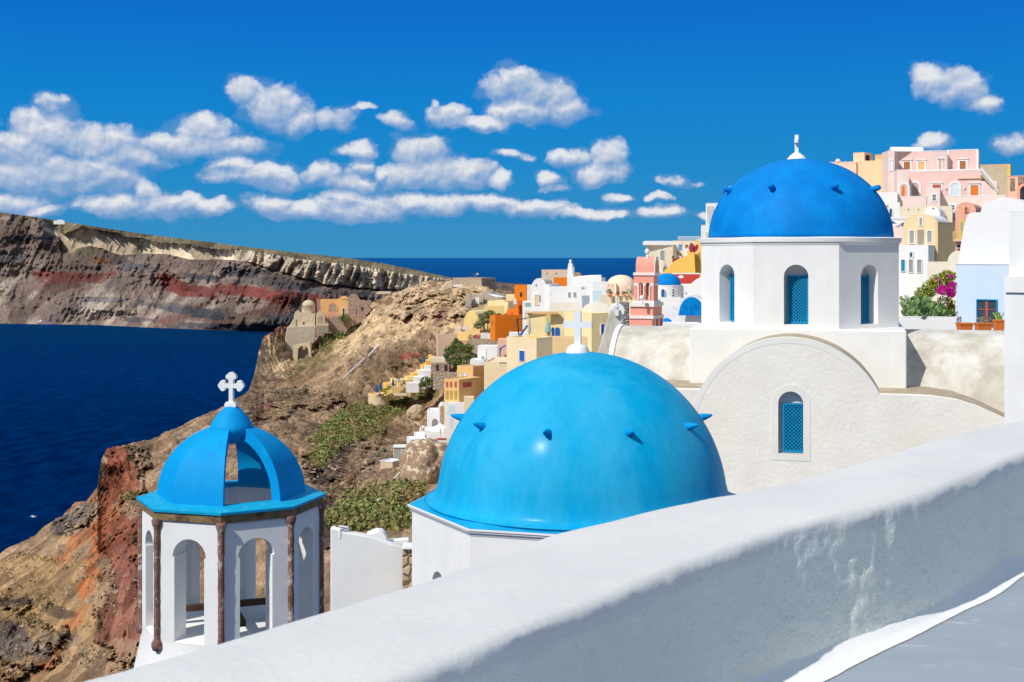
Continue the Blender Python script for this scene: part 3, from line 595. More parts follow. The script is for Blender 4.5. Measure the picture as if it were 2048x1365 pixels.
# ------------------------------------------------------------------ shared church pieces
def ngon(R_, ph, n=8): return [(R_*math.sin(ph+i*2*math.pi/n), -R_*math.cos(ph+i*2*math.pi/n)) for i in range(n)]
def slab(mb, c, r0, r1, z0, z1, ph, cap=True): return mb.lathe(c, [(r0, z0), (r1, z1)], 8, ph, cap)
def lattice(name, parent, o, U, V, N, w, h, arched=False, mat=None):
    mat = mat or shutterblue; U, V, N = Vector(U), Vector(V), Vector(N); o = Vector(o)
    fr = MB(); t = .055
    fr.prism([(-w/2, 0), (w/2, 0), (w/2, h), (-w/2, h)], o, U, V, N*.05, holes=[[(-w/2+t, t), (w/2-t, t), (w/2-t, h-t), (-w/2+t, h-t)]])
    s = obj(name, fr, mat, parent)
    lt = MB(); iw, ih = w/2-t, h-2*t; st = .105
    def clip(c, sgn):                                # slat  y = sgn*x + c inside the frame
        ps = []
        for x in (-iw, iw):
            y = sgn*x+c
            if 0 <= y <= ih: ps.append((x, y))
        for y in (0, ih):
            x = (y-c)/sgn
            if -iw < x < iw: ps.append((x, y))
        return ps[:2] if len(ps) >= 2 else None
    for sgn, off in ((1, .012), (-1, .026)):
        c = -iw
        while c < ih+iw:
            q = clip(c, sgn)
            if q and abs(q[0][0]-q[1][0]) > .01:
                A, B = [o+U*x+V*(y+t)+N*off for x, y in q]; dd = (B-A).normalized(); wv = dd.cross(N).normalized()*.028
                lt.box(A-wv/2, B-A, wv, N*.012)
            c += st
    obj('lattice', lt, mat, s)
    bk = MB(); bk.box(o-U*w/2-N*.06, U*w, V*h, N*.04); obj('backing', bk, darkmat, s)
    return s
def cross_plain(parent, c, U, N, W_, H, arm, t, mat, zarm, name='cross'):
    U, N = Vector(U), Vector(N); c = Vector(c); Zv = Vector((0, 0, 1))
    pts = [(-t, 0), (t, 0), (t, zarm-t), (arm, zarm-t), (arm, zarm+t), (t, zarm+t), (t, H), (-t, H), (-t, zarm+t), (-arm, zarm+t), (-arm, zarm-t), (-t, zarm-t)]
    return obj(name, MB().prism(pts, c-N*W_/2, U, Zv, N*W_), mat, parent, bevel=.012)

# ------------------------------------------------------------------ bell tower on the left
def bell_tower():
    C = Vector((-4.53, 21.0, 0)); ph = R(6); ze = -3.84
    t = thing('bell_tower', 'white octagonal bell tower with open arches, brown corner columns and an open blue cupola', 'bell tower', (C.x, C.y, -7.5))
    zt, zf = ze-.17, ze-2.02                        # top of wall, floor
    Rw = 1.42; ap = Rw*math.cos(math.pi/8); fw = 2*Rw*math.sin(math.pi/8)
    for i in range(8):
        a = ph+(i+.5)*math.pi/4; n = Vector((math.sin(a), -math.cos(a), 0)); u = Vector((math.cos(a), math.sin(a), 0))
        o = C+n*ap+Vector((0, 0, zf-.1)); H = zt-zf+.1; hw = fw/2-.003
        hole = arch(.255, 1.30, .285, 16, 0, .1, step=1)
        mb = MB().prism([(-hw, 0), (hw, 0), (hw, H), (-hw, H)], o, u, (0, 0, 1), -n*.34, holes=[hole])
        obj('arcade_wall', mb, plaster, t)
    base = MB(); base.lathe(C+Vector((0, 0, zf)), [(Rw-.02, .012), (Rw+.0, .002), (Rw+.004, -.06), (Rw+.03, -.3), (Rw+.12, -.7), (Rw+.3, -1.2), (Rw+.5, -1.9), (Rw+.7, -3.5)], 8, ph)
    obj('base', base, plaster, t, bevel=.03)
    bm_ = MB(); 
    for a in (R(20), R(110)):
        u = Vector((math.cos(a), math.sin(a), 0)); w = Vector((-u.y, u.x, 0))
        bm_.box(C-u*1.22-w*.05+Vector((0, 0, zf+.22+.002*a)), u*2.44, w*.1, (0, 0, .09))
    obj('beam', bm_, pmat('dark old wood', (.07, .04, .025), .9, .3, 6), t)
    for i, (px, py) in enumerate(ngon(Rw+.012, ph)):
        c = C+Vector((px, py, 0)); mb = MB(); rr_ = random.Random(i)
        pr = [(.02, zf-.16), (.065, zf-.14), (.088, zf-.07), (.082, zf-.02), (.055, zf+.02)]
        z = zf+.05
        while z < zt-.12: pr.append((.048+rr_.uniform(-.005, .005), z)); z += .085
        pr += [(.056, zt-.11), (.072, zt-.07), (.085, zt-.005), (.07, zt+.02)]
        cl = obj('column', mb.lathe(c, pr, 10), redstone, t, smooth=50)
    mb = MB().lathe(C, [(Rw-.2, ze-.034), (Rw-.2, zt+.001), (Rw+.035, zt+.004), (Rw+.055, zt+.12), (Rw+.045, ze-.034), (Rw-.2, ze-.034)], 8, ph, False); obj('cornice', mb, ochstone, t)
    # eaves: a ring of slab, sloping up to the cupola, with the well open in the middle
    Ri = 1.18
    mb = MB()
    prof = [(Ri-.17, ze-.035), (Rw+.08, ze-.035), (Rw+.085, ze+.005), (Ri-.0, ze+.045), (Ri-.17, ze+.045)]
    nseg = 8; vs = []; fs = []
    for r, z in prof:
        for i in range(8): a = ph+i*math.pi/4; vs.append(C+Vector((r*math.sin(a), -r*math.cos(a), z)))
    m = len(prof)
    for j in range(m):
        for i in range(8): fs.append((j*8+i, j*8+(i+1) % 8, ((j+1) % m)*8+(i+1) % 8, ((j+1) % m)*8+i))
    mb.add(vs, fs); obj('eaves', mb, cyantile, t)
    wi = MB()
    wprof = [(Ri-.175, ze-.30), (Ri-.175, ze-.036), (Ri-.10, ze-.036), (Ri-.10, ze-.30)]; vs = []; fs = []
    for r, z in wprof:
        for i in range(8): a = ph+i*math.pi/4; vs.append(C+Vector((r*math.sin(a), -r*math.cos(a), z)))
    for j in range(4):
        for i in range(8): fs.append((j*8+i, j*8+(i+1) % 8, ((j+1) % 4)*8+(i+1) % 8, ((j+1) % 4)*8+i))
    wi.add(vs, fs); obj('well_wall', wi, plaster, t)
    # cupola: octagonal cloister shell, two opposite panels left open
    Hc = 1.13; zb = ze+.03
    def rad(s, off=0): return (Ri-off)*math.cos(s*math.pi/2)
    def zed(s, off=0): return zb+(Hc-off)*math.sin(s*math.pi/2)
    S = [j/18*.90 for j in range(19)]; cup = MB()
    for i in range(8):
        if i in (0, 4): continue
        a0, a1 = ph+i*math.pi/4, ph+(i+1)*math.pi/4; vs = []
        for off in (0, .20):
            for s in S:
                for a in (a0, a1): r = max(rad(s, off), .02); vs.append(C+Vector((r*math.sin(a), -r*math.cos(a), zed(s, off))))
        m = len(S); fs = []
        for k in range(m-1):
            fs.append((2*k, 2*k+1, 2*k+3, 2*k+2)); b = 2*m; fs.append((b+2*k+1, b+2*k, b+2*k+2, b+2*k+3))
            if (i-1) % 8 in (0, 4): fs.append((2*k, 2*k+2, b+2*k+2, b+2*k))
            if (i+1) % 8 in (0, 4): fs.append((2*k+1, b+2*k+1, b+2*k+3, 2*k+3))
        cup.add(vs, fs)
    obj('cupola', cup, cyan2, t, smooth=30)
    kb = MB(); z0 = zb+Hc*.80
    kb.lathe(C, [(.12, -2.99), (.22, -2.93), (.32, -2.84), (.355, -2.76), (.34, -2.70), (.29, -2.62), (.235, -2.54), (.175, -2.47), (.115, -2.42), (.06, -2.395), (.001, -2.39)], 32)
    obj('crown', kb, cyan2, t, smooth=True)
    # trefoil cross
    a = R(-12); U = Vector((math.cos(a), math.sin(a), 0)); N = Vector((-U.y, U.x, 0)); zc = -2.405
    cr = MB(); ctr = C+Vector((0, 0, zc))
    cr.box(ctr-U*.10-N*.06, U*.20, N*.12, (0, 0, .05)); cr.box(ctr-U*.085-N*.055+Vector((0, 0, .045)), U*.17, N*.11, (0, 0, .03))
    pts = []
    def lobe(cx, cy, r, a0, a1, n=8): return [(cx+r*math.cos(a0+(a1-a0)*k/n), cy+r*math.sin(a0+(a1-a0)*k/n)) for k in range(n+1)]
    w = .034; zc2 = .34; L = .155; q = .042
    pts = [(-w*1.3, .07), (w*1.3, .07), (w, .12), (w, zc2-w), (L-q, zc2-w)]
    pts += lobe(L-.012, zc2-.048, q, R(150), R(330))+lobe(L+.03, zc2, q*.9, R(-50), R(50))+lobe(L-.012, zc2+.048, q, R(30), R(210))
    pts += [(L-q, zc2+w), (w, zc2+w), (w, zc2+L-q)]
    pts += lobe(.048, zc2+L-.012, q, R(240), R(420))+lobe(0, zc2+L+.03, q*.9, R(40), R(140))+lobe(-.048, zc2+L-.012, q, R(120), R(300))
    pts += [(-w, zc2+L-q), (-w, zc2+w), (-L+q, zc2+w)]
    pts += lobe(-L+.012, zc2+.048, q, R(-30), R(150))+lobe(-L-.03, zc2, q*.9, R(130), R(230))+lobe(-L+.012, zc2-.048, q, R(210), R(390))
    pts += [(-L+q, zc2-w), (-w, zc2-w), (-w, .12)]
    cr.prism(pts, ctr-N*.035, U, (0, 0, 1), N*.07)
    obj('cross', cr, plaster, t, bevel=.006)
bell_tower()

# ------------------------------------------------------------------ church with the near, glossy dome
def near_church():
    C = Vector((1.6, 30.0, 0)); ph = R(6); zs = -5.61; Rs = 4.0
    t = thing('domed_church', 'white church with a glossy sky blue dome ringed by pegs, just behind the parapet', 'church', (C.x, C.y, -9))
    Rw = 3.90; ap = Rw*math.cos(math.pi/8); fw = 2*Rw*math.sin(math.pi/8)
    for i in range(8):
        a = ph+(i+.5)*math.pi/4; n = Vector((math.sin(a), -math.cos(a), 0)); u = Vector((math.cos(a), math.sin(a), 0)); hw = fw/2-.004
        o = C+n*ap+Vector((0, 0, -9.0)); H = zs-.16+9
        hole = arch(.30, 1.75, None, 16, -.1, .1)
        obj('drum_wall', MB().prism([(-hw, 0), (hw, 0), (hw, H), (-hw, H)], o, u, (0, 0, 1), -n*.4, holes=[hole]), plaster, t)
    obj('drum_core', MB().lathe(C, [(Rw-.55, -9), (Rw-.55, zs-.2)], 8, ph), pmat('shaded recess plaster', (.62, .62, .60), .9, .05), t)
    obj('base', MB().lathe(C, [(Rw+.5, -30), (Rw+.5, -9.0)], 8, ph), plaster, t)
    mb = MB().lathe(C, [(Rw+.01, zs-.16), (Rw+.03, zs-.12), (Rw+.03, zs-.095), (Rw+.07, zs-.085), (Rw+.075, zs-.045), (Rs, zs-.04), (Rs, zs-.006), (Rs-.1, zs)], 8, ph, True); obj('cornice', mb, plaster, t)
    sk = MB().lathe(C, [(Rs-.03, zs-.0), (Rs-.03, zs+.006), (3.3, zs+.12)], 8, ph); obj('skirt', sk, cyan, t, bevel=.01)
    Rd = 3.33; pr = []
    pr = [(3.62, zs+.075), (3.52, zs+.085), (3.44, zs+.12), (3.38, zs+.19), (3.345, zs+.30)]
    for j in range(1, 33):
        a = (.09+(math.pi/2-.09)*j/32); pr.append((max(Rd*math.cos(a), .001), zs+.0+3.44*math.sin(a)))
    d = obj('dome', MB().lathe(C, pr, 96, 0, True), cyan, t, smooth=True)
    for k in range(10):
        a = R(-18+36*k); th = R(34); n = Vector((math.sin(a)*math.cos(th), -math.cos(a)*math.cos(th), math.sin(th)))
        p = C+Vector((0, 0, zs))+Vector((n.x*Rd, n.y*Rd, n.z*3.44)); dr = Vector((math.sin(a), -math.cos(a), .22)).normalized()
        if k == 9: dr = Vector((math.sin(a), -math.cos(a), .35)).normalized()
        mb = MB(); q = dr.to_track_quat('Z', 'Y'); prf = [(.10, -.12), (.092, .0), (.078, .08), (.058, .16), (.036, .23), (.012, .27)]; n0 = len(mb.v)
        mb.lathe((0, 0, 0), prf, 12); mb.v = [p+q @ v for v in mb.v]
        obj('peg', mb, cyan2, t, smooth=50)
    a = R(-12); U = Vector((math.cos(a), math.sin(a), 0)); N = Vector((-U.y, U.x, 0)); zt = zs+3.42
    obj('cross_base', MB().lathe(C+Vector((-.08, 0, zt-.08)), [(.30, 0), (.27, .10), (.235, .20), (.19, .255), (.10, .275), (.001, .28)], 28), plaster, t, smooth=50)
    cross_plain(t, C+Vector((-.08, 0, zt+.15)), U, N, .13, .80, .33, .075, plaster, .50)
near_church()

# ------------------------------------------------------------------ church with the far cobalt dome
def rear_church():
    C = Vector((9.65, 43.6, 0)); A = R(-14.5); r = Vector((math.cos(A), math.sin(A), 0)); w = Vector((-r.y, r.x, 0)); ph = R(8)
    t = thing('domed_church', 'large white church with a matt cobalt dome on an octagonal drum and cream vaults', 'church', (C.x, C.y, -8))
    def Lc(u, ww, z): return C+r*u+w*ww+Vector((0, 0, z))
    Rw = 3.40; ap = Rw*math.cos(math.pi/8); fw = 2*Rw*math.sin(math.pi/8); z0, z1 = -2.22, .50
    for i in range(8):
        a = ph+(i+.5)*math.pi/4; n = Vector((math.sin(a), -math.cos(a), 0)); u = Vector((math.cos(a), math.sin(a), 0)); hw = fw/2-.004
        hole = arch(.375, 1.50, None, 18, 0, .13)
        obj('drum_wall', MB().prism([(-hw, 0), (hw, 0), (hw, z1-z0), (-hw, z1-z0)], C+n*ap+Vector((0, 0, z0)), u, (0, 0, 1), -n*.55, holes=[hole]), plaster, t)
        lattice('shutter', t, C+n*(ap-.42)+Vector((0, 0, z0+.15))+u*.035, u, (0, 0, 1), n, .66, 1.52)
        obj('arch_fill', MB().prism(arch(.374, 1.50, None, 18, 0, 0), C+n*(ap-.50)+Vector((0, 0, z0+.13)), u, (0, 0, 1), -n*.04), plaster, t)
    obj('drum_core', MB().lathe(C, [(Rw-.75, z0), (Rw-.75, z1)], 8, ph), plaster, t)
    mb = MB().lathe(C, [(Rw+.0, z1-.10), (Rw+.03, z1-.08), (Rw+.03, z1-.02), (Rw+.09, z1), (Rw+.10, z1+.13), (Rw-.2, z1+.16)], 8, ph); obj('cornice', mb, plaster, t, bevel=.012)
    d = MB().dome(C+Vector((0, 0, z1+.15)), 3.03, 2.67, 96, 30); obj('dome', d, cobalt, t, smooth=True)
    for k in range(8):
        a = R(-10+22.5+45*k); th = R(36); n = Vector((math.sin(a)*math.cos(th), -math.cos(a)*math.cos(th), math.sin(th)))
        p = C+Vector((n.x*3.03, n.y*3.03, z1+.15+n.z*2.67)); dr = Vector((math.sin(a), -math.cos(a), .3)).normalized(); q = dr.to_track_quat('Z', 'Y')
        mb = MB().lathe((0, 0, 0), [(.10, -.1), (.10, .08), (.095, .2), (.07, .27), (.02, .29)], 10); mb.v = [p+q @ v for v in mb.v]
        obj('peg', mb, cobalt, t, smooth=50)
    zt = z1+2.80
    obj('finial_base', MB().lathe(C+Vector((-.1, 0, zt-.02)), [(.34, -.04), (.31, .05), (.22, .15), (.13, .21), (.11, .24), (.001, .25)], 24), plaster, t, smooth=50)
    a = R(72); U = Vector((math.cos(a), math.sin(a), 0)); N = Vector((-U.y, U.x, 0))
    cross_plain(t, C+Vector((-.1, 0, zt+.2)), U, N, .12, .62, .2, .055, plaster, .40)
    obj('crossing_block', MB().box(Lc(-3.3, -3.3, -9), r*6.6, w*6.6, (0, 0, 9+z0)), plaster, t, bevel=.05)
    # barrel vaults of the arms
    Rv = 2.86; zc = -5.21
    def arc(Rr, n=40, a0=0, a1=math.pi): return [(Rr*math.cos(a0+(a1-a0)*k/n), Rr*math.sin(a0+(a1-a0)*k/n)) for k in range(n+1)]
    va = [(Rv, -4)]+arc(Rv)+[(-Rv, -4)]
    obj('side_vault', MB().prism([(a, b) for a, b in va], Lc(3.31, 0, zc), w, (0, 0, 1), r*4.7), weather, t, smooth=30)
    obj('side_vault', MB().prism([(a, b) for a, b in va], Lc(-6.05, 0, zc), w, (0, 0, 1), r*2.74), weather, t, smooth=30)
    rim = [(-a, b) for a, b in arc(Rv+.05)]+[(a, b) for a, b in arc(Rv-.16)]
    obj('vault_rim', MB().prism(rim, Lc(-6.12, 0, zc), w, (0, 0, 1), r*.16), plaster, t, smooth=30)
    u0 = -.12
    obj('front_vault', MB().prism([(a+u0, b) for a, b in va], Lc(0, -5.50, zc), r, (0, 0, 1), w*2.19), roofbrown, t, smooth=30)
    # front wall: arched gable with the wall of the lower roof running on to the right
    Ro = Rv+.02; out = []
    zr = -3.93-zc
    ang = math.asin(zr/Ro); x1 = Ro*math.cos(ang)+u0
    gab = [(x1, zr)]+[(a+u0, b) for a, b in arc(Ro, 40, ang, math.pi-ang)]
    right = [(9.5, -6), (9.5, -1.2), (8.2, -.6), (7.3, 0), (6.6, .32), (5.9, .66), (5.2, .98), (4.6, 1.17), (3.9, 1.265)]
    left = [(-6.1, zr), (-6.1, -8)]
    prof = right+gab+left+[(9.5, -8)]
    hole = arch(.36, 1.46, None, 18, -.05, -.51)
    hole = [(a, b) for a, b in hole]
    wall = MB().prism(prof, Lc(0, -5.85, zc), r, (0, 0, 1), w*.5, holes=[hole]); obj('gable_wall', wall, creamtex, t)
    hy = hole[0][1]
    lattice('shutter', t, Lc(.03, -5.66, zc+hy+.02), r, (0, 0, 1), -w, .64, 1.44)
    obj('arch_fill', MB().prism(arch(.358, 1.46, None, 18, -.05, hy), Lc(0, -5.58, zc), r, (0, 0, 1), w*.05), plaster, t)
    surr = arch(.56, 1.46+.20, None, 18, -.05, hy-.20)
    obj('window_surround', MB().prism(surr, Lc(0, -5.862, zc), r, (0, 0, 1), w*.05, holes=[arch(.358, 1.46, None, 18, -.05, hy)]), pmat('rim plaster', (.79, .77, .71), .9, .05, 1), t)
    band = [(a+u0, b) for a, b in arc(Ro+.004, 48, ang+.01, math.pi-.02)]+[(a+u0, b) for a, b in reversed(arc(Ro-.17, 48, ang+.01, math.pi-.02))]
    obj('arch_band', MB().prism(band, Lc(0, -5.856, zc), r, (0, 0, 1), w*.14), pmat('rim plaster', (.79, .77, .71), .9, .05, 1), t)
    # low roofs in the angles of the cross; the right one falls away at its end
    prr = [(2.2, 1.24), (3.9, 1.235), (4.6, 1.14), (5.2, .95), (5.9, .63), (6.6, .29), (7.3, -.03), (8.2, -.63), (9.4, -1.23), (9.4, -2.2), (2.2, -2.2)]
    obj('low_roof', MB().prism(prr, Lc(0, -5.36, zc), r, (0, 0, 1), w*3.2), roofbrown, t)
    obj('low_roof', MB().box(Lc(-6.0, -5.36, zc-1), r*3.6, w*3.2, (0, 0, 1+zr-.03)), roofbrown, t)
    return Lc
LC = rear_church()
# ------------------------------------------------------------------ village kit
def fm(name, c, c2=None, rough=.9, var=.06, bump=.15): return pmat(name, c, rough, var, .6, bump, 3, c2=c2, c2s=.5, c2lo=.5, c2hi=.7, bumpd=.05)
wht = plaster_far
pinkm = fm('pink wash', (.78, .54, .49)); palepink = fm('pale pink wash', (.84, .66, .60)); peach = fm('peach wash', (.84, .60, .38)); coral = fm('coral pink wash', (.80, .34, .26)); coraltrim = fm('pinkish white trim', (.78, .72, .68))
yel = fm('yellow wash', (.84, .62, .27)); yel2 = fm('deep yellow wash', (.84, .52, .12)); paleyel = fm('pale yellow wash', (.86, .72, .40)); sand = fm('sand wash', (.74, .55, .30)); cream = fm('cream wash', (.80, .66, .43)); beige = fm('beige wash', (.72, .63, .48)); ochre = fm('ochre wash', (.72, .45, .19))
orange = fm('orange wash', (.80, .21, .012)); redw = fm('red wash', (.55, .055, .04)); lilac = fm('lilac blue wash', (.58, .70, .88), var=.03); grey_ = fm('grey render', (.42, .40, .37), (.30, .28, .26)); paleblue = fm('pale blue glass rail', (.55, .72, .80))
salmon = fm('salmon wash', (.80, .50, .36)); brownroof = fm('brown flat roof', (.45, .36, .25)); greydoor = fm('grey shutters', (.30, .31, .31)); brownwood = fm('brown shutters', (.38, .15, .05)); bluewood = fm('blue shutters', (.015, .12, .45)); mustard = fm('mustard shutters', (.70, .55, .12)); paledoor = fm('pale blue door', (.62, .72, .80)); winglass = pmat('dark window glass', (.05, .07, .09), .15, .2, 1, spec=.6); redrail = fm('red brown panels', (.42, .10, .07)); terracotta = fm('terracotta', (.74, .20, .04)); darkred = fm('dark red panel', (.32, .04, .05)); tealglass = fm('teal awning', (.25, .45, .42))
rubble = stone_mat('rubble masonry', (.38, .26, .17), (.50, .40, .28), (.45, .38, .29), 1.6)
redrubble = stone_mat('red rubble masonry', (.30, .12, .08), (.42, .25, .17), (.42, .33, .25), 1.6)
goldrubble = stone_mat('golden rubble masonry', (.55, .33, .13), (.62, .45, .25), (.30, .2, .12), 4.5)
oldplaster = fm('old buff plaster', (.60, .49, .33), (.44, .38, .30), var=.12); oldorange = fm('old orange plaster', (.74, .42, .17), (.72, .34, .22), var=.12)
Zv = Vector((0, 0, 1))
class Fc:                                            # a wall plane through a corner: turns a viewing direction into a point on it
    def __init__(s, C, d, N, U): s.C, s.d, s.N, s.U = C, d, N, U
    def t(s, px): u = (px-1024)/F; return (u*s.C.y-s.C.x)/(s.d.x-u*s.d.y)
    def pt(s, px, py): p = s.C+s.d*s.t(px); return Vector((p.x, p.y, (HY-py)/F*p.y))
def faces(xm, yb, D, a):
    a = R(a)+math.atan((xm-1024)/F); C = P(xm, yb, D); dL = Vector((-math.cos(a), math.sin(a), 0)); dR = Vector((math.sin(a), math.cos(a), 0))
    return Fc(C, dL, -dR, -dL), Fc(C, dR, -dL, dR)
def opening(root, fc, x0, y0, x1, y1, kind='window', pane=None, fr=.14, frm=None, arched=False, hood=False, off=0, sill=False, bars=False):
    pane = pane or greydoor; frm = frm or wht
    A, B = fc.pt(x0, y1), fc.pt(x1, y1); w = abs((B-A).dot(fc.U)); h = fc.pt((x0+x1)/2, y0).z-A.z; c = (A+B)/2; c.z = A.z
    c = c+fc.N*off; hs = max(h-w/2, .05)
    pr = arch(w/2, hs) if arched else [(-w/2, 0), (w/2, 0), (w/2, h), (-w/2, h)]
    o = obj(kind, MB().prism(pr, c-fc.N*.02, fc.U, Zv, fc.N*.045), pane, root)
    if fr:
        W2 = w/2+fr; ou = arch(W2, hs) if arched else [(-W2, 0), (W2, 0), (W2, h+fr), (-W2, h+fr)]
        if kind == 'window' and not arched: ou = [(-W2, -fr*.7), (W2, -fr*.7), (W2, h+fr), (-W2, h+fr)]
        if kind == 'window' or not arched or True:
            e = .002
            inn = [(a*1.0, b+(e if b == 0 and kind != 'window' or arched and b == 0 else 0)) for a, b in pr]
            obj('frame', MB().prism(ou, c-fc.N*.02, fc.U, Zv, fc.N*.13, holes=[inn]), frm, o)
        if hood: obj('hood', MB().box(c-fc.U*(W2+.08)+Zv*(h+fr)+fc.N*.0, fc.U*(2*W2+.16), fc.N*.28, Zv*.13), frm, o)
    if bars:
        b = MB(); b.box(c-fc.U*.03+fc.N*.02, fc.U*.06, fc.N*.03, Zv*h); b.box(c-fc.U*w/2+Zv*h*.5+fc.N*.021, fc.U*w, fc.N*.03, Zv*.06); obj('glazing_bar', b, frm, o)
    return o
def house(name, label, cat, xl, xm, xr, yt, yb, D, mat, a=18, depth=5, drop=0, wins=(), trim=None, group=None, root=None, part='wall', roofm=None, rim=.16, bev=.05, batter=0):
    L_, R_ = faces(xm, yb, D, a); h = (yb-yt)/F*D
    tl = L_.t(xl) if xl < xm else .01; tr = R_.t(xr) if (xr and xr > xm) else depth
    if tr <= 0 or tr > 40: tr = depth
    root = root or thing(name, label, cat, L_.C, group)
    o = L_.C-Zv*drop; H = h+drop
    obj(part, MB().box(o, L_.d*tl, R_.d*tr, Zv*H), mat, root, bevel=bev)
    tp = L_.C+Zv*h; t = MB(); T = .22; e = .035 if trim else -.003; hh = rim
    U, V = L_.d, R_.d
    q = tp-U*e-V*e
    t.box(q, U*(tl+2*e), V*T, Zv*hh); t.box(q+V*(tr+2*e-T), U*(tl+2*e), V*T, Zv*hh); t.box(q+V*T, U*T, V*(tr+2*e-2*T), Zv*hh); t.box(q+V*T+U*(tl+2*e-T), U*T, V*(tr+2*e-2*T), Zv*hh)
    obj('coping', t, trim or mat, root, bevel=.02)
    if roofm: obj('roof', MB().box(tp+U*T+V*T, U*max(tl-2*T, .1), V*max(tr-2*T, .1), Zv*.06), roofm, root)
    for wd_ in wins:
        f = L_ if wd_[0] == 'L' else R_; opening(root, f, *wd_[1:5], **(wd_[5] if len(wd_) > 5 else {}))
    return root, L_, R_
def vault(name, label, cat, xl, xr, yt, ys, yb, D, mat, a=18, length=8, wins=(), root=None, group=None, roofm=None, drop=0, rim=None, part='wall', n=20, power=1.0):
    L_, R_ = faces(xr, yb, D, a); tl = L_.t(xl); w = tl/2; dm = D+math.sin(R(a))*w
    hs = (yb-ys)/F*dm; hr = (ys-yt)/F*dm; root = root or thing(name, label, cat, L_.C, group)
    pr = [(0, -drop), (2*w, -drop)]+[(w+w*math.cos(math.pi*i/n), hs+hr*math.sin(math.pi*i/n)**power) for i in range(n+1)]
    c = L_.C+L_.d*tl
    obj(part, MB().prism(pr, c, L_.U, Zv, R_.d*.4), mat, root, bevel=.04)
    pr2 = [(.03, -drop), (2*w-.03, -drop)]+[(w+(w-.03)*math.cos(math.pi*i/n), hs+(hr-.03)*math.sin(math.pi*i/n)**power) for i in range(n+1)]
    obj('vault_roof', MB().prism(pr2, c+R_.d*.405, L_.U, Zv, R_.d*length), roofm or mat, root, smooth=35)
    for wd_ in wins:
        f = L_ if wd_[0] == 'L' else R_; opening(root, f, *wd_[1:5], **(wd_[5] if len(wd_) > 5 else {}))
    return root, L_, R_
W_ = lambda **k: k
NOF = dict(fr=0)

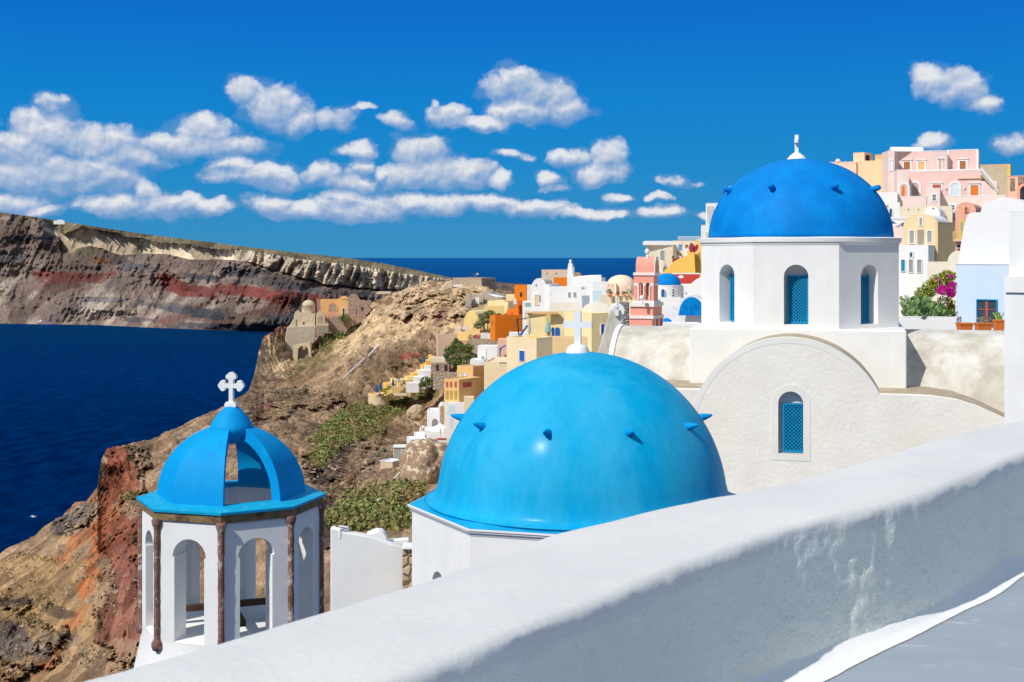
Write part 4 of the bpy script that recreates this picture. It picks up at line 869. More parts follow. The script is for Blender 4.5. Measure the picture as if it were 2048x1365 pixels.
# ------------------------------------------------------------------ right: pink mansion and its neighbours on the skyline
D0 = 250
r, L_, R_ = house('mansion', 'two storey pale pink mansion with white trim and brown shutters on the skyline', 'house', 1793, 1793.5, None, 302, 420, D0, palepink, a=0, depth=9) if False else (None, None, None)
def mansion():
    D = 250; root = thing('mansion', 'two storey pale pink mansion with white trim and brown shutters on the skyline', 'house', P(1870, 420, D))
    # upper storey, in three faces
    _, U1, _ = house('', '', '', 1789, 1866, 1872, 303, 345, D+3, pinkm, a=6, root=root, part='upper_wall', trim=wht)
    for x in ((1808, 1820), (1836.5, 1849)): opening(root, U1, x[0], 324, x[1], 340, pane=brownwood if x[0] < 1820 else ochre, fr=.34, hood=True)
    _, S1, _ = house('', '', '', 1776.5, 1789.4, None, 303, 392, D+2.6, palepink, a=-12, depth=6, root=root, part='side_wall')
    opening(root, S1, 1779.5, 321, 1784.5, 341, pane=wht, fr=.2)
    obj('pilaster', MB().box(U1.pt(1788.5, 346), U1.U*.75, U1.N*.2, Zv*4.6), wht, root)
    obj('roof_vault', MB().prism([(0, 0)]+[(1.1+1.1*math.cos(math.pi-math.pi*i/8), .95*math.sin(math.pi*i/8)) for i in range(1, 8)]+[(2.2, 0)], P(1783, 303, D+4.2), (.1, 1, 0), (0, 0, 1), (6.4, .5, 0)), wht, root, smooth=40)
    _, M1, _ = house('', '', '', 1865, 1895, 1897, 303, 345, D+1.8, palepink, a=-14, depth=4, root=root, part='upper_wall', trim=wht)
    opening(root, M1, 1878, 321, 1882.5, 340, pane=ochre, fr=.3, hood=True)
    _, U2, _ = house('', '', '', 1894, 1956, 1960, 300, 345, D+1.5, pinkm, a=3, root=root, part='upper_wall', trim=wht)
    opening(root, U2, 1919.5, 322.5, 1931.5, 339, pane=brownwood, fr=.38, hood=True)
    for x in (1896, 1954): obj('pilaster', MB().box(U2.pt(x-1.5, 345), U2.U*.42, U2.N*.15, Zv*4.3), wht, root)
    # lower storey standing forward, its roof a terrace
    _, G1, _ = house('', '', '', 1818, 1962, 1966, 341, 400, D-2, pinkm, a=2, root=root, part='lower_wall', trim=wht, rim=.3)
    _, G0, _ = house('', '', '', 1794, 1818.3, None, 341, 400, D-2.3, palepink, a=-8, depth=5, root=root, part='lower_wall')
    opening(root, G0, 1800.5, 369, 1815, 396, kind='arcade_arch', pane=salmon, fr=.42, arched=True); opening(root, G0, 1803.5, 373, 1809, 396, kind='door', pane=terracotta, fr=0, off=.05)
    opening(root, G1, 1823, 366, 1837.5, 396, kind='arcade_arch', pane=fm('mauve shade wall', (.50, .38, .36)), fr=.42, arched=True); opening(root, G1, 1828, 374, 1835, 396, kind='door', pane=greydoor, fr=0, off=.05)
    opening(root, G1, 1865, 369.5, 1882, 379, pane=redrail, fr=.3, hood=True)
    opening(root, G1, 1902, 366.5, 1918, 392, kind='door', pane=paledoor, fr=.4, arched=True)
    opening(root, G1, 1941, 371, 1957, 392, kind='door', pane=terracotta, fr=.34, hood=True)
    obj('ledge', MB().box(G1.pt(1916, 358.5), G1.U*4.4, G1.N*.3, Zv*.2), salmon, root)
    for x in (1892.5, 1929): obj('wall_lamp', MB().lathe(G1.pt(x, 377)+G1.N*.2, [(.05, -.3), (.14, -.1), (.18, .1), (.1, .3), (.001, .35)], 8), wht, root)
    # stair climbing on the right, between white parapets
    _, E1, _ = house('', '', '', 1962, 1994, None, 362, 400, D-3, palepink, a=0, depth=2.5, root=root, part='stair_wall', rim=.02)
    st = E1.C; a0 = P(1963, 343, D-3.2); b0 = P(1998, 386, D-3.2)
    for k, dy in ((0, 0), (1, 2.2)):
        A_ = a0+Vector((.9*k, dy, .35*k)); B_ = b0+Vector((.9*k, dy, .35*k)); obj('stair_parapet', MB().add([A_, B_, B_+Vector((0, .25, 0)), A_+Vector((0, .25, 0)), A_+Zv*.55, B_+Zv*.55, B_+Vector((0, .25, .55)), A_+Vector((0, .25, .55))], [(0, 1, 2, 3), (4, 5, 6, 7), (0, 1, 5, 4), (1, 2, 6, 5), (2, 3, 7, 6), (3, 0, 4, 7)]), wht, root)
    s = MB()
    for k in range(12): p = a0.lerp(b0, (k+.5)/12)+Vector((0, .26, -.1)); s.box(p, (.34, 0, 0), (0, 1.9, 0), (0, 0, -.5))
    obj('steps', s, beige, root)
    # courtyard wall in front with the small gatehouse
    _, C1, _ = house('', '', '', 1792.5, 1853, None, 394, 417, D-8, palepink, a=1, depth=.5, root=root, part='courtyard_wall', trim=wht)
    _, C2, _ = house('', '', '', 1852, 1880, 1884, 378, 421, D-8.6, palepink, a=1, root=root, part='gatehouse_wall', trim=wht)
    opening(root, C2, 1865.5, 390, 1871.5, 401.5, pane=winglass, fr=.3, bars=True)
    _, C3, _ = house('', '', '', 1880, 2012, None, 392, 425, D-8, palepink, a=1, depth=.5, root=root, part='courtyard_wall', trim=wht)
    opening(root, C3, 1900.5, 411, 1908.5, 420, pane=winglass, fr=.4, bars=True)
mansion()
r, L_, R_ = house('peach_house', 'peach house with a flat roof and narrow window, left of the pink mansion', 'house', 1712, 1751, None, 323, 410, 262, peach, a=10, depth=9, wins=[])
_, f2, _ = house('', '', '', 1750, 1778, None, 320, 400, 259, fm('apricot wash', (.86, .66, .36)), a=-2, depth=6, root=r, part='wall', wins=[('L', 1767.5, 352, 1773.5, 369, dict(pane=fm('olive shutters', (.45, .46, .32)), fr=.1, hood=True))])
_, f3, _ = house('', '', '', 1640, 1712.5, None, 325, 400, 263, fm('light peach wash', (.86, .60, .44)), a=4, depth=8, root=r, part='wall', trim=palepink)
house('', '', '', 1706.5, 1729, 1745, 306.5, 325, 264, peach, a=22, root=r, part='roof_hut', wins=[('R', 1731, 311, 1739, 321, dict(pane=darkmat, fr=0))])
house('', '', '', 1750, 1776, None, 310.5, 323, 263, ochre, a=6, depth=4, root=r, part='roof_hut')
obj('chimney_dome', MB().dome(P(1676, 325, 262), .6, .7, 12, 5), palepink, r, smooth=True)
r, L_, R_ = house('ruined_house', 'unfinished concrete house edged in ochre, behind the mansion stair', 'house', 1950, 2021, None, 330, 400, 290, fm('stained concrete', (.52, .42, .29), (.40, .34, .26)), a=2, depth=6, trim=yel2)
obj('corner_strip', MB().box(L_.pt(2015, 392), L_.U*.6, L_.N*.06, Zv*6.8), yel2, r)
r, L_, R_ = house('lattice_wall', 'salmon courtyard wall pierced with a stone lattice, at the right edge', 'wall', 2015, 2110, None, 352, 412, 236, salmon, a=0, depth=.6, trim=coral)
pm = stone_mat('pierced blocks', (.05, .03, .03), (.10, .06, .05), (.70, .38, .26), 2.2)
for x0, x1, y0 in ((2020, 2030, 357), (2036, 2110, 352)): opening(r, L_, x0, y0, x1, 383, kind='lattice_panel', pane=pm, fr=0)
opening(r, L_, 2040, 372, 2062, 410, kind='gate_arch', pane=darkmat, fr=.5, frm=coral, arched=True)
# pale walls under the mansion
r, L_, R_ = house('retaining_wall', 'cream retaining wall with a row of small round holes under the mansion', 'wall', 1790, 1905, None, 414, 445, 232, beige, a=1, depth=3)
for x in (1817, 1837): opening(r, L_, x-1, 418, x+1, 421, kind='vent', pane=darkmat, fr=0, arched=True)
vault('small_vault', 'small grey white barrel vault below the gatehouse', 'house', 1849, 1880, 413, 428, 445, 226, wht, a=8, length=6, wins=[('L', 1865, 416, 1868, 419, dict(pane=darkmat, fr=0))])
r, L_, R_ = house('white_house', 'white house with a broad plain wall stepping down beside the cobalt dome', 'house', 1752, 1795, None, 386, 470, 242, wht, a=2, depth=6)
r, L_, R_ = house('white_house', 'low white house with a blue framed arched window behind the cobalt dome', 'house', 1768, 1800, None, 407, 470, 222, wht, a=0, depth=5, wins=[('L', 1779, 418, 1784, 434, dict(kind='window', pane=winglass, fr=.2, frm=paledoor, arched=True)), ('L', 1773, 411, 1777, 415, dict(pane=brownwood, fr=0))])
r, L_, R_ = house('white_terrace', 'white terrace house with thin rails over a blue sunshade', 'house', 1775, 1815, None, 436, 480, 205, wht, a=0, depth=5, wins=[('L', 1803, 446, 1812, 455, dict(pane=greydoor, fr=.15))])
for z in (439, 441): obj('rail', MB().box(P(1781, z, 204.6), (2.7, 0, 0), (0, .08, 0), (0, 0, .08)), greydoor, r)
house('pink_wall', 'low salmon pink wall between the cobalt dome and the sand coloured house', 'wall', 1780, 1809, None, 457, 492, 190, palepink, a=0, depth=1)
def sunshade(px, py, r_, h, D, mat, label, cat='sunshade', group=None, open_=True):
    c = P(px, py, D); t = thing('parasol', label, cat, c, group)
    obj('pole', MB().tube(c, c+Zv*h, .05), wht if open_ else greydoor, t)
    if open_:
        obj('canopy', MB().lathe(c, [(r_, h*.74), (r_*.98, h*.745), (.05, h*1.0)], 8, .2), mat, t)
    else:
        obj('canopy', MB().lathe(c, [(.10, h*.30), (r_, h*.36), (r_*.8, h*.6), (r_*.45, h*.85), (.04, h*1.0), (.001, h*1.01)], 8, .2), mat, t)
    return t
deepblue = fm('deep blue canvas', (.01, .10, .30)); 
sunshade(1784, 464, .75, 1.7, 202, deepblue, 'small open blue sunshade just right of the cobalt dome')

# sand coloured vaulted house, with the white one below it
r, L_, R_ = vault('vaulted_house', 'sand coloured house with a rounded gable, grey door and two tall windows', 'house', 1806.5, 1877, 428, 455, 493, 150, fm('sand gable', (.76, .60, .36)), a=14, length=5.5, roofm=wht, drop=1.5, power=.8, wins=[
    ('L', 1819.5, 462, 1828.5, 487, dict(pane=greydoor, fr=.1)), ('L', 1855, 462, 1864, 485, dict(pane=greydoor, fr=.1)), ('L', 1835, 460, 1848, 493, dict(kind='door', pane=fm('taupe door', (.32, .27, .24)), fr=0)), ('L', 1839.5, 436.5, 1844.5, 451, dict(pane=greydoor, fr=.1))])
house('', '', '', 1870, 1876, 1916, 446, 540, 148.6, sand, a=14, root=r, part='side_wall', drop=1)
r, L_, R_ = house('white_house', 'white house with three narrow windows under the sand coloured gable', 'house', 1790, 1857, 1872, 493, 640, 143, wht, a=6, wins=[('L', 1818, 520, 1826, 545, dict(fr=.08)), ('L', 1834.5, 520, 1843, 545, dict(fr=.08)), ('L', 1802.5, 520, 1810, 543, dict(pane=shutterblue, fr=.08)), ('L', 1820, 505.5, 1824.5, 514, dict(pane=winglass, fr=.14, frm=paledoor))])
house('garden_wall', 'cream garden wall below the sand coloured house', 'wall', 1856, 1945, None, 527, 640, 138, fm('ivory wash', (.80, .73, .60)), a=-3, depth=2)
# narrow pink chapel front with the yellow balcony
r, L_, R_ = vault('pink_chapel_house', 'narrow pink house with rounded top, yellow doors and a yellow balcony', 'house', 1910.5, 1952, 404, 423, 540, 126, fm('mottled pink', (.74, .38, .28), (.80, .50, .38), var=.1), a=8, length=5, wins=[
    ('L', 1918.5, 440.5, 1929, 476, dict(kind='door', pane=mustard, fr=0)), ('L', 1932, 440.5, 1940, 476, dict(kind='door', pane=mustard, fr=0)), ('L', 1921, 444, 1925, 466, dict(kind='glass', pane=fm('faded green glass', (.35, .38, .30)), fr=0, off=.04)), ('L', 1934.5, 444, 1938, 466, dict(kind='glass', pane=fm('faded green glass', (.35, .38, .30)), fr=0, off=.04)),
    ('L', 1930, 415, 1935.5, 426, dict(kind='niche', pane=redrail, fr=.08, frm=fm('mottled pink', (.7, .4, .3)), arched=True)), ('L', 1926, 490, 1950, 520, dict(kind='lower_door', pane=redrail, fr=0))])
bal = MB(); A0, B0 = L_.pt(1909, 479), L_.pt(1941, 479); ud = L_.U; wl = (B0-A0).dot(ud)
obj('balcony_floor', MB().box(A0+Zv*-.22, ud*wl, L_.N*.9, Zv*.2), fm('mottled pink', (.7, .4, .3)), r)
for k in range(9):
    q = A0+ud*wl*k/8+L_.N*.85; bal.tube(q, q+Zv*.72, .02, n=5)
    if k < 8: bal.tube(q, q+ud*wl/8+Zv*.7, .015, n=4); bal.tube(q+ud*wl/8, q+Zv*.7, .015, n=4)
bal.box(A0+L_.N*.82+Zv*.70, ud*wl, L_.N*.05, Zv*.05); bal.box(A0+L_.N*.82+Zv*.0, ud*wl, L_.N*.05, Zv*.05); obj('balcony_rail', bal, mustard, r)
q = L_.pt(1914, 497); b = MB().box(q, ud*.5, L_.N*.3, Zv*.42); u = obj('air_conditioner', b, wht, r); obj('fan_grille', MB().tube(q+ud*.2+Zv*.2+L_.N*.3, q+ud*.2+Zv*.2+L_.N*.32, .16, n=14), darkmat, u)
q = R_.pt(1953, 470); obj('wall_box', MB().box(L_.pt(1906, 474), ud*.22, L_.N*.2, Zv*.5), greydoor, r)
vault('white_annex', 'low rounded white annex with a barred window under the yellow balcony', 'house', 1895, 1938, 502, 527, 545, 112, fm('ivory wash', (.8, .73, .6)), a=0, length=3, power=.9, wins=[('L', 1925.5, 510, 1931.5, 522.5, dict(pane=brownwood, fr=0, bars=True))])

# big white vaulted house with the lilac wall
root = thing('vaulted_house', 'large smooth white vaulted house above a lilac blue wall with one window', 'house', P(1966, 665, 74))
def profw(pts, D, th, mat, nm, **k):                 # outline given as directions, pushed back by th
    a = k.pop('a', 0); xs = [p[0] for p in pts]; xm = min(max(sum(xs)/len(xs), -200), 2080); L_, R_ = faces(xm, HY, D, a); q = []
    for x, y in pts: p = L_.pt(x, y); q.append(((p-L_.C).dot(L_.U), p.z-L_.C.z))
    return obj(nm, MB().prism(q, L_.C, L_.U, Zv, R_.d*th), mat, root, **k)
ed = [(1916, 531), (1918.5, 512), (1921, 495), (1924, 476), (1928, 455), (1932, 438), (1936, 429), (1942, 426), (1960, 425), (2100, 426), (2100, 531)]
profw(ed, 76, 4, wht, 'upper_wall', a=14)
profw([(1961, 426), (1964, 412), (1967, 405), (1985, 402), (2000, 395), (2020, 396), (2050, 404), (2100, 420), (2100, 426)], 82, 3, wht, 'roof_vault', a=14)
lw, FL, FR = house('', '', '', 1911.5, 2024, None, 530, 700, 74, lilac, a=14, depth=4, root=root, part='lower_wall', trim=wht, rim=.05)
w_ = opening(root, FL, 1955.5, 601, 1993, 650, pane=winglass, fr=.06, frm=shutterblue)
fc = FL; c0 = fc.pt(1974, 650); b = MB(); b.box(c0-fc.U*.07+fc.N*.03, fc.U*.14, fc.N*.04, Zv*1.35); b.box(c0-fc.U*.5+fc.N*.03+Zv*.86, fc.U*1.0, fc.N*.035, Zv*.045); obj('glazing_bar', b, redrail, w_)
nf = Fc(P(1960, 480, 75.98), Vector((1, 0, 0)), Vector((0, -1, 0)), Vector((1, 0, 0)))
c = P(1979.5, 468, 75.98); obj('stone_niche', MB().prism([(.24*math.cos(math.pi*i/12), .29*math.sin(math.pi*i/12)) for i in range(13)], c, (1, 0, 0), (0, 0, 1), (0, -.03, 0)), stone_mat('pink rubble', (.5, .22, .14), (.6, .4, .3), (.6, .5, .42), 9), root)
obj('spout', MB().tube(P(2012, 461, 76), P(2017, 459, 75.2), .04), greydoor, root)
# white wall closing the view on the right
r, L_, R_ = house('white_building', 'tall white building corner filling the right edge, with two rounded steps', 'house', 2009, 2200, None, 556, 900, 33, plaster, a=12, depth=3, rim=.02, bev=0)
house('', '', '', 2018, 2200, None, 420, 560, 33.2, plaster, a=12, depth=3, root=r, part='upper_wall', rim=.02, bev=0)
house('', '', '', 2010, 2200, None, 556, 588, 32.94, plaster, a=12, depth=3, root=r, part='string_course', rim=.02, bev=0)

# planter wall, plants and pots in front of the lilac wall
house('planter_wall', 'low white planter wall holding the cacti beside the cobalt domed church', 'wall', 1790, 1916, None, 637, 720, 62, wht, a=-2, depth=.5, rim=.05)
def pot(xl, xr, yt, yb, D, label):
    w = (xr-xl)/F*D; h = (yb-yt)/F*D; c = P((xl+xr)/2, yb, D); t = thing('flower_pot', label, 'flower pot', c, 'terracotta planters below the lilac wall')
    mb = MB(); hd = w*.42 if w < .8 else w*.3
    v = [(-.44*w, -hd*.8, 0), (.44*w, -hd*.8, 0), (.44*w, hd*.8, 0), (-.44*w, hd*.8, 0), (-.49*w, -hd, h), (.49*w, -hd, h), (.49*w, hd, h), (-.49*w, hd, h)]
    mb.add([c+Vector(p) for p in v], [(3, 2, 1, 0), (4, 5, 6, 7), (0, 1, 5, 4), (1, 2, 6, 5), (2, 3, 7, 6), (3, 0, 4, 7)]); obj('body', mb, terracotta, t, bevel=.01)
    obj('rim', MB().box(c+Vector((-.51*w, -hd-.015, h-.07)), (1.02*w, 0, 0), (0, 2*hd+.03, 0), (0, 0, .075)), terracotta, t, bevel=.008); return t, c+Zv*(h+.01)
p1 = pot(1915, 1943, 646, 661, 58, 'terracotta trough at the left of the lilac wall, with a dried plant')
p2 = pot(1951.5, 1981, 646, 661, 58, 'terracotta trough below the lilac wall window, with a grey twiggy cushion')
p3 = pot(1988, 2007, 640, 662, 56, 'tall terracotta pot with a green cactus, nearest the white corner')

# ------------------------------------------------------------------ small plants
def leaves(rng, c, r_, n, size, flat=.8):
    V = []; Fs = []
    for _ in range(n):
        d = rng.normal(size=3); d /= np.linalg.norm(d); p = np.array(c)+d*np.array(r_)*rng.uniform(.35, 1)**.6
        e1 = rng.normal(size=3); e1 /= np.linalg.norm(e1); e2 = np.cross(e1, rng.normal(size=3)); e2 /= np.linalg.norm(e2); l = size*rng.uniform(.6, 1.3); k = len(V)
        V += [p-e1*l, p+e2*l*.55, p+e1*l, p-e2*l*.55]; Fs.append((k, k+1, k+2, k+3))
    return V, Fs
def plantm(name, c1, c2): return MT.get(name) or leafmat(name, c1, c2)
padm = plantm('cactus pads', (.09, .18, .06), (.26, .38, .13)); bougm = plantm('yellow green leaves', (.13, .21, .015), (.46, .46, .05)); magm = plantm('magenta bracts', (.55, .005, .28), (.80, .02, .42)); brownm = plantm('dry stems', (.12, .07, .04), (.30, .2, .13)); greytw = plantm('grey twigs', (.22, .17, .14), (.42, .36, .3)); grn2 = plantm('dark leaves', (.02, .05, .012), (.10, .16, .04)); agm = plantm('agave leaves', (.10, .17, .12), (.26, .34, .25))
rngp = np.random.default_rng(11)
def prickly(px, py, D, n, h, label, seed, spread=.5):
    rg = random.Random(seed); c = P(px, py, D); t = thing('prickly_pear', label, 'cactus', c, 'prickly pears behind the planter wall'); mb = MB()
    tips = [(c+Vector((rg.uniform(-spread, spread), rg.uniform(-.2, .2), 0)), rg.uniform(-.6, .6)) for _ in range(max(3, n//5))]
    for k in range(n):
        b, ln = tips[rg.randrange(len(tips))]; l = rg.uniform(.13, .19); ang = ln+rg.uniform(-.7, .7); yaw = rg.uniform(-1.2, 1.2); M = Matrix.Rotation(yaw, 3, 'Z') @ Matrix.Rotation(ang, 3, 'Y'); vs = []
        prf = [(.001, 0), (.35, .1), (.72, .45), (.74, 1.0), (.5, 1.5), (.001, 1.72)]
        m0 = MB().lathe((0, 0, 0), prf, 10, 0, False); vs = [b+M @ Vector((v.x*l*.9, v.y*l*.2, v.z*l*1.1)) for v in m0.v]; mb.add(vs, m0.f)
        tp = b+M @ Vector((rg.uniform(-.3, .3)*l, 0, l*1.6))
        if tp.z < c.z+h: tips.append((tp, ang))
    obj('pads', mb, padm, t, smooth=40)
prickly(1822, 637, 64, 75, 1.05, 'tall prickly pear at the left end of the planter wall', 1, .4)
prickly(1850, 636, 64.5, 75, .85, 'prickly pear in the middle of the planter bed', 2, .35)
prickly(1874, 636, 63.2, 45, .6, 'low prickly pear with broad pads hanging over the planter wall', 3, .3)
def shrub(name, label, cat, parts, D, group=None):
    px, py = parts[0][0], parts[0][1]; t = thing(name, label, cat, P(px, py+10, D), group)
    for nm, mat, blobs, size in [(p[2], p[3], p[4], p[5]) for p in parts]:
        mb = MB()
        for (x, y, rx, ry, n, dd) in blobs: V, Fs = leaves(rngp, P(x, y, D+dd), (rx/F*D, rx/F*D*.5, ry/F*D), n, size); mb.add(V, Fs)
        obj(nm, mb, mat, t)
    return t
shrub('bougainvillea', 'bougainvillea with bright magenta flowers spilling beside the lilac wall', 'shrub', [
    (1885, 600, 'foliage', bougm, [(1880, 565, 24, 18, 900, .3), (1895, 552, 18, 12, 500, .3), (1865, 575, 22, 16, 700, .3), (1848, 588, 22, 16, 600, .4), (1902, 575, 12, 22, 400, .4), (1890, 610, 22, 18, 700, .5), (1902, 625, 10, 16, 300, .3), (1845, 605, 24, 18, 500, .6)], .06),
    (1885, 600, 'flowers', magm, [(1888, 583, 16, 9, 700, -.2), (1904, 574, 9, 11, 500, -.2), (1902, 588, 10, 8, 500, -.2), (1900, 553, 9, 4, 90, -.1), (1877, 561, 4, 4, 40, -.1), (1884, 575, 8, 6, 120, -.2)], .04)], 67)
shrub('bed_planting', 'dark undergrowth filling the planter bed below the cacti', 'shrub', [(1850, 625, 'foliage', grn2, [(1830, 628, 26, 10, 400, .2), (1865, 628, 24, 10, 360, .2), (1895, 628, 18, 10, 260, .2), (1812, 610, 10, 20, 160, .4), (1840, 612, 30, 14, 300, .6)], .06)], 66)
def agave(px, py, D, n, l, label, group=None, mat=None, seed=0):
    rg = random.Random(seed); c = P(px, py, D); t = thing('agave', label, 'plant', c, group); mb = MB()
    for k in range(n):
        a = rg.uniform(0, 6.28); up = rg.uniform(.25, 1.3); d = Vector((math.cos(a)*math.cos(up), math.sin(a)*math.cos(up), math.sin(up))); s = d.cross(Zv).normalized()*l*.07; ll = l*rg.uniform(.7, 1.1)
        m = c+d*ll*.5; e = c+d*ll-Zv*ll*.12; mb.add([c-s*.7, c+s*.7, m+s, m-s, e, m-Zv*l*.03], [(0, 1, 2, 3), (3, 2, 4), (0, 5, 1), (1, 5, 2), (0, 3, 5), (5, 4, 2), (5, 3, 4)])
    obj('leaves', mb, mat or agm, t); return t
agave(1848, 640, 61.4, 30, .38, 'spiky grey green plant trailing over the planter wall', seed=3)
agave(1812, 634, 61.8, 18, .3, 'small spiky plant at the left end of the planter wall', seed=4)
t = shrub('dried_plant', 'brown dried plant in the left terracotta trough', 'plant', [(1918, 636, 'stems', brownm, [(1918, 640, 6, 8, 140, 0), (1914, 628, 2, 8, 30, 0)], .03)], 58)
t = shrub('twiggy_cushion', 'grey twiggy cushion plant in the middle terracotta trough', 'plant', [(1968, 640, 'twigs', greytw, [(1968, 639, 15, 6, 300, 0), (1968, 645, 10, 4, 90, -.2)], .035)], 58)
t = thing('pot_cactus', 'bright green upright cactus in the tall terracotta pot', 'cactus', p3[1]); mb = MB(); rg = random.Random(8)
for k in range(9):
    a = rg.uniform(-.7, .7); q = p3[1]+Vector((rg.uniform(-.12, .12), rg.uniform(-.1, .1), -.02)); mb.tube(q, q+Vector((math.sin(a)*.3, rg.uniform(-.1, .1), .33)), .035, .02, 6)
obj('stems', mb, plantm('bright cactus', (.12, .22, .02), (.3, .42, .06)), t)

# ------------------------------------------------------------------ between the pink belfry and the cobalt dome
r, L_, R_ = house('white_belfry', 'white chapel bell gable with twin arches rising behind the cobalt dome', 'belfry', 1411.5, 1445, None, 407, 480, 60, wht, a=2, depth=1.2, rim=.02)
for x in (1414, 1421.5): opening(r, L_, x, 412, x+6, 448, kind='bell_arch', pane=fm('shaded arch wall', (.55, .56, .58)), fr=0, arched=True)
house('', '', '', 1402, 1424, None, 451, 480, 59, wht, a=0, depth=1.5, root=r, part='lower_wall', rim=.02)
house('', '', '', 1411, 1420, None, 466, 480, 58.6, beige, a=0, depth=.5, root=r, part='side_pier', rim=.02)
house('white_pier', 'small square white chimney peeping over the left shoulder of the cobalt dome', 'chimney', 1457.5, 1466, None, 374, 470, 62, wht, a=0, depth=.5, rim=.02)
D = 330
r, L_, R_ = house('beige_house', 'beige house with white vaulted roof and grey door, tourists beside it', 'house', 1292, 1346, 1352, 490, 640, D, beige, a=3, trim=wht, wins=[('L', 1320.5, 501.5, 1329.5, 521, dict(kind='door', pane=greydoor, fr=.2)), ('L', 1296, 486.5, 1301, 489.5, dict(kind='vent', pane=greydoor, fr=0)), ('L', 1324, 497, 1325.5, 499, dict(kind='wall_lamp', pane=darkmat, fr=0))])
obj('roof_vault', MB().prism([(x/F*D, y/F*D) for x, y in ((0, 0), (0, 4), (1.2, 7.5), (3, 8.6), (52, 8.6), (56, 7), (58, 4), (58, 0))], P(1290, 491, D-.2), (1, 0, 0), (0, 0, 1), (0, 6, 0)), wht, r, bevel=.1)
house('', '', '', 1293, 1326, None, 521, 640, D-2, fm('ivory wash', (.8, .73, .6)), a=0, depth=1, root=r, part='terrace_wall', rim=.1)
house('cream_house', 'cream house with a white rail roof behind the tourists', 'house', 1345, 1405, None, 483, 640, 342, fm('cream house wall', (.80, .66, .50)), a=0, depth=5, wins=[('L', 1357, 489, 1364.5, 501, dict(kind='sign', pane=fm('blue sign', (.12, .30, .62)), fr=0)), ('L', 1370, 489.5, 1377, 496, dict(kind='window', pane=brownwood, fr=.1)), ('L', 1368, 497, 1376, 512, dict(kind='door', pane=wht, fr=.1))])
rl = MB(); A0 = P(1356, 481, 338)
for k in range(28): rl.box(A0+Vector((k*.22, 0, 0)), (.07, 0, 0), (0, .07, 0), (0, 0, .85))
rl.box(A0+Vector((0, -.02, .85)), (6.2, 0, 0), (0, .11, 0), (0, 0, .14)); tag(obj('balustrade', rl, wht), 'white picket balustrade against the sky left of the cobalt domed church', 'balustrade')
root = thing('yellow_house', 'deep yellow house with a sweeping parapet left of the cobalt domed church', 'house', P(1370, 545, 262))
D = 262
profw([(1322, 548), (1330, 542), (1338, 532), (1346, 525), (1356, 519), (1366, 515), (1374, 511), (1375, 505), (1389, 505), (1391, 548)], D, 4, yel2, 'sweeping_wall', bevel=.08)
profw([(1380, 548), (1380, 505), (1386, 496), (1392, 478), (1410, 478), (1410, 548)], D+3, 4, fm('warm yellow wash', (.86, .56, .20)), 'back_wall')
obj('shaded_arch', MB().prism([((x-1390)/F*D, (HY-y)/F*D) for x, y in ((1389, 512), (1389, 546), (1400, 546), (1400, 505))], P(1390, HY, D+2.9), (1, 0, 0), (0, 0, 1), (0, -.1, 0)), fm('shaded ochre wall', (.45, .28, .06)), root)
obj('chimney_cap', MB().lathe(P(1382, 505, D+2), [(.85, 0), (.9, .2), (.3, .5), (.001, .5)], 8), yel2, root)
for x, y, s, rt, lb in ((1384, 500, 1.0, -8, 'tall dark red leaf shaped panel, left of the pair on the yellow house'), (1391, 499, .75, 20, 'smaller dark red heart shaped panel, right of the pair on the yellow house')):
    c = P(x, y, D-.3); pts = [(.62*math.sin(k/10*math.pi)*s, (-1.1+2.6*k/10+.3*math.sin(k/10*math.pi))*s) for k in range(11)]+[(-.55*math.sin(k/10*math.pi)*s, (-1.1+2.6*k/10)*s) for k in range(9, 0, -1)]
    q = Matrix.Rotation(R(rt), 3, 'Y'); (obj('red_panel', MB().prism(pts, c, q @ Vector((1, 0, 0)), q @ Zv, (0, .08, 0)), darkred, root, label=lb))
r, L_, R_ = house('red_house', 'red walled house with a white oval sign and white coping', 'house', 1345, 1400, None, 549, 640, 225, redw, a=0, depth=5, trim=wht)
o0 = L_.pt(1362, 554); obj('oval_sign', MB().prism([(.48*math.cos(t*math.pi/8), .26*math.sin(t*math.pi/8)) for t in range(16)], o0, L_.U, Zv, L_.N*.06), wht, r)
house('white_annex', 'white annex stepping down in front of the red house', 'house', 1352, 1400, None, 571, 640, 205, wht, a=0, depth=3, wins=[('L', 1371, 584, 1376, 590, dict(kind='vent', pane=greydoor, fr=0)), ('L', 1385, 577, 1392, 583, dict(kind='window', pane=redrail, fr=0))])
root = thing('stepped_gable', 'curved white gable wall beside the red house', 'wall', P(1385, 600, 190)); 
profw([(1372, 610), (1374, 584), (1378, 573), (1384, 567), (1391, 561), (1400, 556), (1410, 556), (1410, 610)], 190, 3, wht, 'wall', bevel=.05)
# small church with cobalt dome
c = P(1334, 572, 150); t = thing('small_domed_church', 'small white church with a cobalt blue dome, seen right of the pink belfry', 'church', P(1334, 655, 150))
obj('drum_wall', MB().lathe(c, [(1.70, -1.45), (1.70, 0), (1.74, .02), (1.74, .1), (1.5, .12)], 8, R(12)), wht, t, bevel=.03); obj('dome', MB().dome(c+Zv*.08, 1.60, 1.36, 40, 14), cobalt, t, smooth=True)
cf = Fc(P(1321, 595, 148.4), Vector((1, -.02, 0)).normalized(), Vector((-.02, -1, 0)).normalized(), Vector((1, -.02, 0)).normalized())
opening(t, cf, 1322.5, 579, 1329.5, 594, pane=bluewood, fr=.06, arched=True)
cf2 = Fc(P(1340, 595, 148.3), Vector((.93, .36, 0)), Vector((.36, -.93, 0)), Vector((.93, .36, 0)))
for y in (579, 584.5, 590): opening(t, cf2, 1344.5, y, 1347.5, y+3, kind='vent', pane=darkmat, fr=0)
